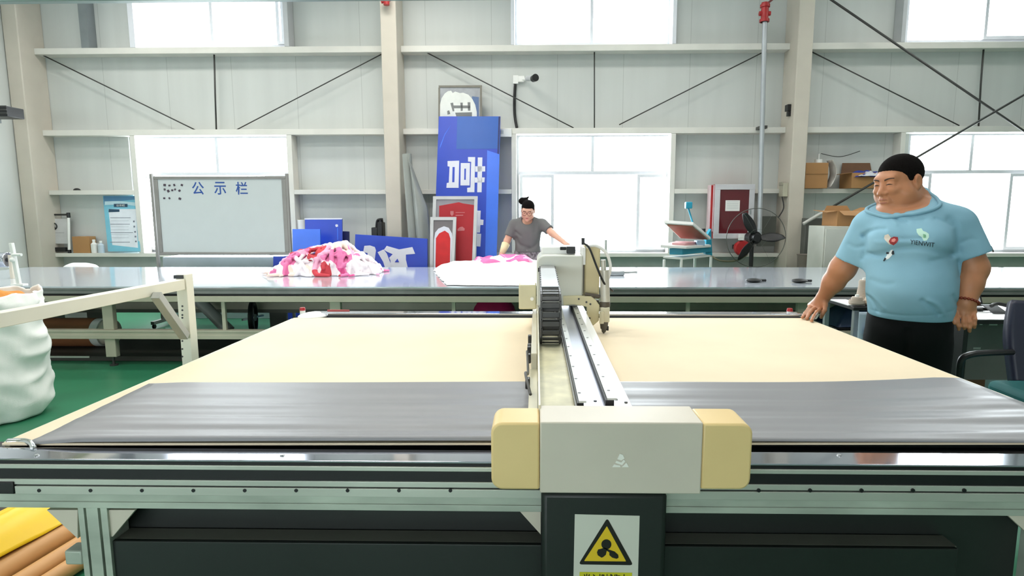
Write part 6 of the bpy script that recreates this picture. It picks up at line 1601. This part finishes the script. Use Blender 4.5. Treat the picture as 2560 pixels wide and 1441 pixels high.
# brows, eyes, lips
fd = -HD.ax[1]
def face(fn, nu, nv, name, M, off=.0012): return drape(lambda u, v: HD.w(*fn(u, v)), nu, nv, bvb, fd, name, M, man, off)
M_brow = mat('brow_hair', (60, 40, 30), .7); M_eye = mat('eye_dark', (34, 22, 18), .3); M_lip = mat('lip', (168, 102, 82), .45)
for s_ in (-1, 1):
    face(lambda u, v: (s_ * (.014 + .042 * u), .14, .0265 + .0065 * math.sin(u * 2.2) - .002 + (v - .5) * .0075 * (1 - .5 * u)), 10, 2, 'eyebrow', M_brow, .0014)
    face(lambda u, v: (s_ * (.018 + .032 * u), .14, .0028 + .0026 * math.sin(u * PI) + (v - .5) * .0046 * math.sin(PI * (.12 + .8 * u))), 10, 2, 'eye', M_eye, .0010)
face(lambda u, v: (-.023 + .046 * u, .14, -.0625 - .001 + .003 * math.sin(u * PI) + (v - .5) * .0055 * math.sin(PI * (.08 + .84 * u))), 12, 2, 'upper_lip', M_lip, .0008)
face(lambda u, v: (-.020 + .040 * u, .14, -.0755 - .002 * math.sin(u * PI) + (v - .5) * .007 * math.sin(PI * (.08 + .84 * u))), 12, 2, 'lower_lip', M_lip, .0008)
# bead bracelet on the left wrist
ax = (wrL - elL).normalized(); bc = elL.lerp(wrL, .97); B = MB(); a_ = ax.orthogonal().normalized(); b_ = ax.cross(a_)
for k in range(22):
    t_ = 2 * PI * k / 22; B.ball(bc + (a_ * math.cos(t_) + b_ * math.sin(t_)) * .0475 + Vector((0, 0, .012 * -math.cos(t_) * 0)), .0068, 10)
B.build('bead_bracelet', mat('brown_beads', (120, 44, 22), .25, 0, .1, 60), man, smooth=True)
# finger nails of the right hand
XFORM[0] = None
# ---------------------------------------------------------------- the woman behind the worktable
Y1 = 7.30
def Vp(px, py, dy=0.0): return AY(px, py, Y1 + dy)
M_sk2 = mat_skin('fair_skin', (222, 172, 148)); M_gsh = mat('grey_cotton', (112, 112, 112), .8, 0, .04, 8, .04, 250, spec=.2)
wc = Vp(1318, 600)
wom = thing('person', 'woman with black hair bun and glasses in a grey T-shirt arranging cloth', 'person', (wc.x, Y1, 0))
def vrow(py, L, R, yf, yb, dy=0.0):
    a, b = Vp(L, py, dy), Vp(R, py, dy); return ((a.z + b.z) / 2, (a.x + b.x) / 2, (b.x - a.x) / 2, Y1 + dy, yf, yb)
tw = [vrow(541, 1304, 1334, .05, .07, -.02), vrow(546, 1294, 1346, .07, .085), vrow(555, 1283, 1358, .09, .10), vrow(570, 1282, 1356, .125, .11), vrow(590, 1285, 1352, .13, .10), vrow(610, 1288, 1350, .125, .10), vrow(630, 1287, 1352, .13, .115)]
HW = Head(Vp(1320, 527, -.10), math.radians(8), math.radians(24), math.radians(-4), .88)
sR, eR, wR = Vp(1285, 562), Vp(1268, 602, -.02), Vp(1254, 636, -.12)
sL, eL, wL = Vp(1356, 560), Vp(1380, 583, -.12), Vp(1407, 604, -.26)
f = Field([(Vp(1238, 600).x, Vp(1430, 600, -.3).x, .0075)], [(Y1 - .42, Y1 + .26, .0075)], [(.0, .72, .025), (.72, 1.30, .0075), (1.30, 1.62, .0045)])
sculpt_head(f, HW, .72)
f.cone(HW.w(0, -.03, -.04), Vp(1318, 550, .0), .052, .058, .02)
f.loft([(r[0], r[1], r[2] - .025, r[3], r[4] - .03, r[5] - .02) for r in tw[1:]], .02)
for a, b, c_ in ((sR, eR, wR), (sL, eL, wL)): f.cone(a, b, .050, .042, .02); f.cone(b, c_, .041, .028, .015)
def simple_hand(f, w, d, down):
    d = Vector(d).normalized(); sd = d.cross(Vector((0, 0, 1))).normalized(); kn_ = w + d * .075
    for i, L in enumerate((.062, .07, .066, .052)):
        o = sd * (-.03 + .02 * i); k0 = kn_ + o; f.cone(w, k0, .024, .014, .01)
        m_ = k0 + d * L * .5 + Vector((0, 0, -.012)); f.cone(k0, m_, .0105, .0095, .004); f.cone(m_, m_ + d * L * .4 + Vector((0, 0, -.028)), .0095, .008, .004)
    b0 = w + d * .02 - sd * .02; f.cone(b0, b0 + d * .035 - sd * .03, .014, .011, .008); f.cone(b0 + d * .035 - sd * .03, b0 + d * .06 - sd * .034 - Vector((0, 0, .015)), .011, .009, .004)
simple_hand(f, wR, (wR - eR) * 1.0, 1); simple_hand(f, wL, (wL - eL), 1)
for s_ in (-1, 1): f.cone((wc.x + s_ * .08, Y1, .88), (wc.x + s_ * .09, Y1, .46), .085, .06, .03); f.cone((wc.x + s_ * .09, Y1, .46), (wc.x + s_ * .09, Y1 + .02, .08), .055, .038, .02); f.cone((wc.x + s_ * .09, Y1 + .03, .04), (wc.x + s_ * .1, Y1 - .12, .03), .035, .028, .02)
wb, bvw = net_object(f, 'body', M_sk2, wom, 1)
g = Field([(Vp(1250, 600).x, Vp(1400, 600, -.1).x, .009)], [(Y1 - .26, Y1 + .2, .009)], [(tw[-1][0] - .02, tw[0][0] + .03, .008)])
g.loft(tw, .02)
kR, kL = sR.lerp(eR, .72), sL.lerp(eL, .72)
for a, b in ((sR, kR), (sL, kL)): g.cone(a, a + (b - a) * 1.4, .066, .060, .03)
wcx = wc.x
def lim(g, s_, e_, sd, extra):
    d = (e_ - s_).normalized()
    def fn(X, Y, Z): return np.where(sd * (X - (wcx + sd * extra)) > 0, (X - e_.x) * d.x + (Y - e_.y) * d.y + (Z - e_.z) * d.z, -1)
    g.put((wcx if sd > 0 else wcx - .5, Y1 - .3, .8), (wcx + .6 if sd > 0 else wcx, Y1 + .3, 1.5), fn, .001, 'max')
lim(g, sR, kR, -1, .17); lim(g, sL, kL, 1, .17)
g.cone(Vp(1319, 530, -.08), Vp(1318, 549, -.07), .055, .066, .008, 's')
for L, amp, sig in (([(1292, 596), (1300, 612), (1322, 620)], .012, .02), ([(1348, 600), (1336, 616), (1318, 624)], .012, .02), ([(1340, 556), (1336, 580)], .01, .018), ([(1290, 580), (1302, 590)], .01, .016)): g.crease([Vp(a, b, -.1) for a, b in L], amp, sig, -1, Y1)
net_object(g, 't_shirt', M_gsh, wom, 1)
g = Field([(wc.x - .25, wc.x + .25, .012)], [(Y1 - .2, Y1 + .22, .012)], [(.05, tw[-1][0] + .05, .012)])
zw = tw[-1][0]
g.loft([(zw + .04, tw[-1][1], .155, Y1, .12, .11), (zw - .1, wc.x, .175, Y1, .13, .14), (zw - .24, wc.x, .17, Y1, .11, .13)], .02)
for s_ in (-1, 1): g.cone((wc.x + s_ * .085, Y1, zw - .12), (wc.x + s_ * .09, Y1, .46), .10, .08, .03); g.cone((wc.x + s_ * .09, Y1, .46), (wc.x + s_ * .09, Y1 + .02, .08), .08, .075, .03)
M_pat = mat('patterned_trouser_cloth', (176, 166, 174), .8, 0, 0, 34, col2=(74, 66, 74))
net_object(g, 'trousers', M_pat, wom, 1)
for s_ in (-1, 1):
    B = MB(); B.ball((wc.x + s_ * .095, Y1 - .05, .04), (.045, .125, .04)); B.box(wc.x + s_ * .095 - .04, wc.x + s_ * .095 + .04, Y1 - .16, Y1 + .06, .0005, .015)
    B.build('shoe', M_black, wom, smooth=True)
f = Field([(HW.c.x - .13, HW.c.x + .13, .005)], [(HW.c.y - .15, HW.c.y + .2, .005)], [(HW.c.z - .11, HW.c.z + .24, .005)])
HW.ell(f, (0, -.018, .048), (.089, .106, .093), .004)
lx, ly, lz = HW.local(f.x[:, None, None], f.y[None, :, None], f.z[None, None, :])
hl = np.interp(ly, [-.12, -.02, .02, .05, .10], [-.04, -.03, .01, .06, .068])
f.D = np.maximum(f.D, ((hl - lz) * .8 * HW.k).astype(np.float32))
q = Vp(1309, 503, -.02); f.ell(q, (.062, .055, .045), None, .03); f.cone(q + Vector((.02, 0, .02)), Vp(1321, 493, -.02), .016, .010, .015)
net_object(f, 'hair', M_hair, wom, 1)
fd = -HW.ax[1]
def face2(fn, nu, nv, name, M, off=.0015): return drape(lambda u, v: HW.w(*fn(u, v)), nu, nv, bvw, fd, name, M, wom, off)
for s_ in (-1, 1): face2(lambda u, v: (s_ * (.014 + .042 * u), .14, .026 + .005 * math.sin(u * 2.2) + (v - .5) * .006), 8, 2, 'eyebrow', M_brow); face2(lambda u, v: (s_ * (.02 + .028 * u), .14, .004 + (v - .5) * .006 * math.sin(PI * (.1 + .8 * u))), 8, 2, 'eye', M_eye)
face2(lambda u, v: (-.022 + .044 * u, .14, -.069 + (v - .5) * .014 * math.sin(PI * (.08 + .84 * u))), 10, 3, 'lips', mat('pink_lip', (190, 100, 96), .45))
B = MB(); 
for s_ in (-1, 1): B.torus(HW.w(s_ * .034, .108, .002), HW.ax[1], .026, .0022, 24, 6); B.tube([HW.w(s_ * .060, .105, .006), HW.w(s_ * .084, .05, .008), HW.w(s_ * .086, -.01, .006)], .002, 6)
B.cyl(HW.w(-.009, .11, .004), HW.w(.009, .11, .004), .002, seg=8)
B.build('glasses', mat('spectacle_frame', (110, 60, 50), .3), wom, smooth=True)
# pale sleeve guard on her right forearm
d0, d1 = eR.lerp(wR, .25), eR.lerp(wR, .95)
MB().cyl(d0, d1, .050, .034, 24).build('sleeve_guard', mat('cream_sleeve', (238, 222, 178), .7), wom, smooth=True)
# ================================================================ heap of printed cloth: overlapping folds meshed together
yc_ = AZ(805, 690, TZ).y + .27
TP = [AY(px, py, yc_) for px, py in ((664, 690), (682, 682), (705, 664), (728, 640), (750, 627), (790, 620), (828, 613), (858, 606), (884, 622), (908, 640), (934, 654), (948, 668), (953, 684))]
hx_ = np.array([p.x for p in TP]); hz_ = np.array([max(.01, p.z - TZ) for p in TP]); xm_ = (hx_[0] + hx_[-1]) / 2; hw_ = (hx_[-1] - hx_[0]) / 2
def pile_h(X, Y):
    t = np.clip((X - xm_) / hw_, -1, 1); d = .30 * np.sqrt(np.maximum(1e-4, 1 - t * t)) + .02
    return np.interp(X, hx_, hz_, 0, 0) * np.sqrt(np.maximum(0, 1 - ((Y - yc_) / d) ** 2))
f = Field([(hx_[0] - .06, hx_[-1] + .06, .0085)], [(yc_ - .40, yc_ + .38, .0085)], [(TZ - .01, TZ + .48, .0085)])
f.put((hx_[0] - .05, yc_ - .4, TZ - .01), (hx_[-1] + .05, yc_ + .38, TZ + .46), lambda X, Y, Z: (Z - TZ - .80 * pile_h(X, Y)) * .55 + 0 * X, .01)
rc = random.Random(11)
for k in range(120):
    for _ in range(30):
        x = rc.uniform(hx_[0] + .03, hx_[-1] - .03); y = rc.uniform(yc_ - .32, yc_ + .15)
        h = float(pile_h(np.array(x), np.array(y)))
        if h > .02: break
    a = rc.uniform(0, 2 * PI); r = rc.uniform(.014, .034); L = rc.uniform(.08, .24); bend = rc.uniform(-1.2, 1.2); P = []
    for i in range(5):
        P.append(Vector((x, y, TZ + max(r * .5, float(pile_h(np.array(x), np.array(y))) * 1.0 - r * .2 + rc.uniform(-.006, .012)))))
        x += math.cos(a) * L / 4; y += math.sin(a) * L / 4; a += bend / 4
    for i in range(4): f.cone(P[i], P[i + 1], r * (1 - .12 * i), r * (1 - .12 * (i + 1)), .007)
f.D = np.maximum(f.D, (TZ + .0015 - f.z)[None, None, :].astype(np.float32))
o, _b = net_object(f, 'printed_cloth', M_pink, None, 1)
tag(o, 'crumpled heap of pink and white printed cloth beside the whiteboard on the worktable', 'cloth')
LAMP = 17.0
# ================================================================ light
W = bpy.data.worlds.new('world'); SC.world = W; W.use_nodes = True
bg = W.node_tree.nodes['Background']; bg.inputs['Color'].default_value = (0.88, 0.96, 1.0, 1); bg.inputs['Strength'].default_value = 14.0
M_lamp = mat_emit('lamp_diffuser', (255, 250, 240), 6.0)
M_lbody = mat('lamp_body', (225, 225, 225), .4)
ln = [0]
def lamp(x, y, z, power, L=1.5, Wd=.35, col=(1, .97, .92)):  # unseen lamps added to light the bed and hall from above
    ln[0] += 1
    lamp_t = thing('added_lamp', 'unseen linear lamp added above the hall for overhead light', 'lamp', (x, y, z + .1), 'added linear lamps above the view')
    MB().box(x - L / 2, x + L / 2, y - .12, y + .12, z + .03, z + .1).build('housing', M_lbody, lamp_t)
    BX(x - L / 2 + .02, x + L / 2 - .02, y - .1, y + .1, z + .02, z + .0299).build('diffuser', M_lamp, lamp_t)
    B = MB()
    for s in (-.5, .5): B.cyl((x + s * L * .8, y, z + .1), (x + s * L * .8, y, ZC), .006)
    B.build('suspension', M_rod, lamp_t)
    ld = bpy.data.lights.new('lamp_light', 'AREA'); ld.shape = 'RECTANGLE'; ld.size = L; ld.size_y = Wd; ld.energy = power; ld.color = col; ld.spread = math.radians(160)
    lo = bpy.data.objects.new('lamp_light', ld); COL.objects.link(lo); lo.location = (x, y, z); lo.parent = None
for y in (1.5, 3.6, 5.6, 7.4):
    for x, p in ((-5.2, 1.7), (-1.6, 2.0), (1.6, .75), (5.2, .85)):  # left rows set stronger to brighten the left side
        lamp(x, y, 4.9, LAMP * p)
# daylight entering by the back windows and the added front ones
for o, fr_ in [(o, 0) for o in OPN] + [(o, 1) for o in OPF_FILL]:
    ld = bpy.data.lights.new('window_portal', 'AREA'); ld.shape = 'RECTANGLE'; ld.size = o[1] - o[0]; ld.size_y = o[3] - o[2]
    ld.cycles.is_portal = True
    lo = bpy.data.objects.new('window_portal', ld); COL.objects.link(lo)
    lo.location = ((o[0] + o[1]) / 2, YB - .2 if fr_ else WY + .2, (o[2] + o[3]) / 2); lo.rotation_euler = (PI / 2 if fr_ else -PI / 2, 0, 0)
SC.view_settings.view_transform = 'Standard'
SC.view_settings.look = 'None'
SC.view_settings.exposure = 0.0
SC.view_settings.gamma = 1.0
try:
    SC.view_settings.use_curve_mapping = False
except Exception: pass
SC.cycles.use_denoising = True
SC.cycles.max_bounces = 7; SC.cycles.diffuse_bounces = 3; SC.cycles.glossy_bounces = 3; SC.cycles.use_adaptive_sampling = True; SC.cycles.adaptive_threshold = 0.03; SC.cycles.transparent_max_bounces = 16
SC.cycles.sample_clamp_indirect = 6.0
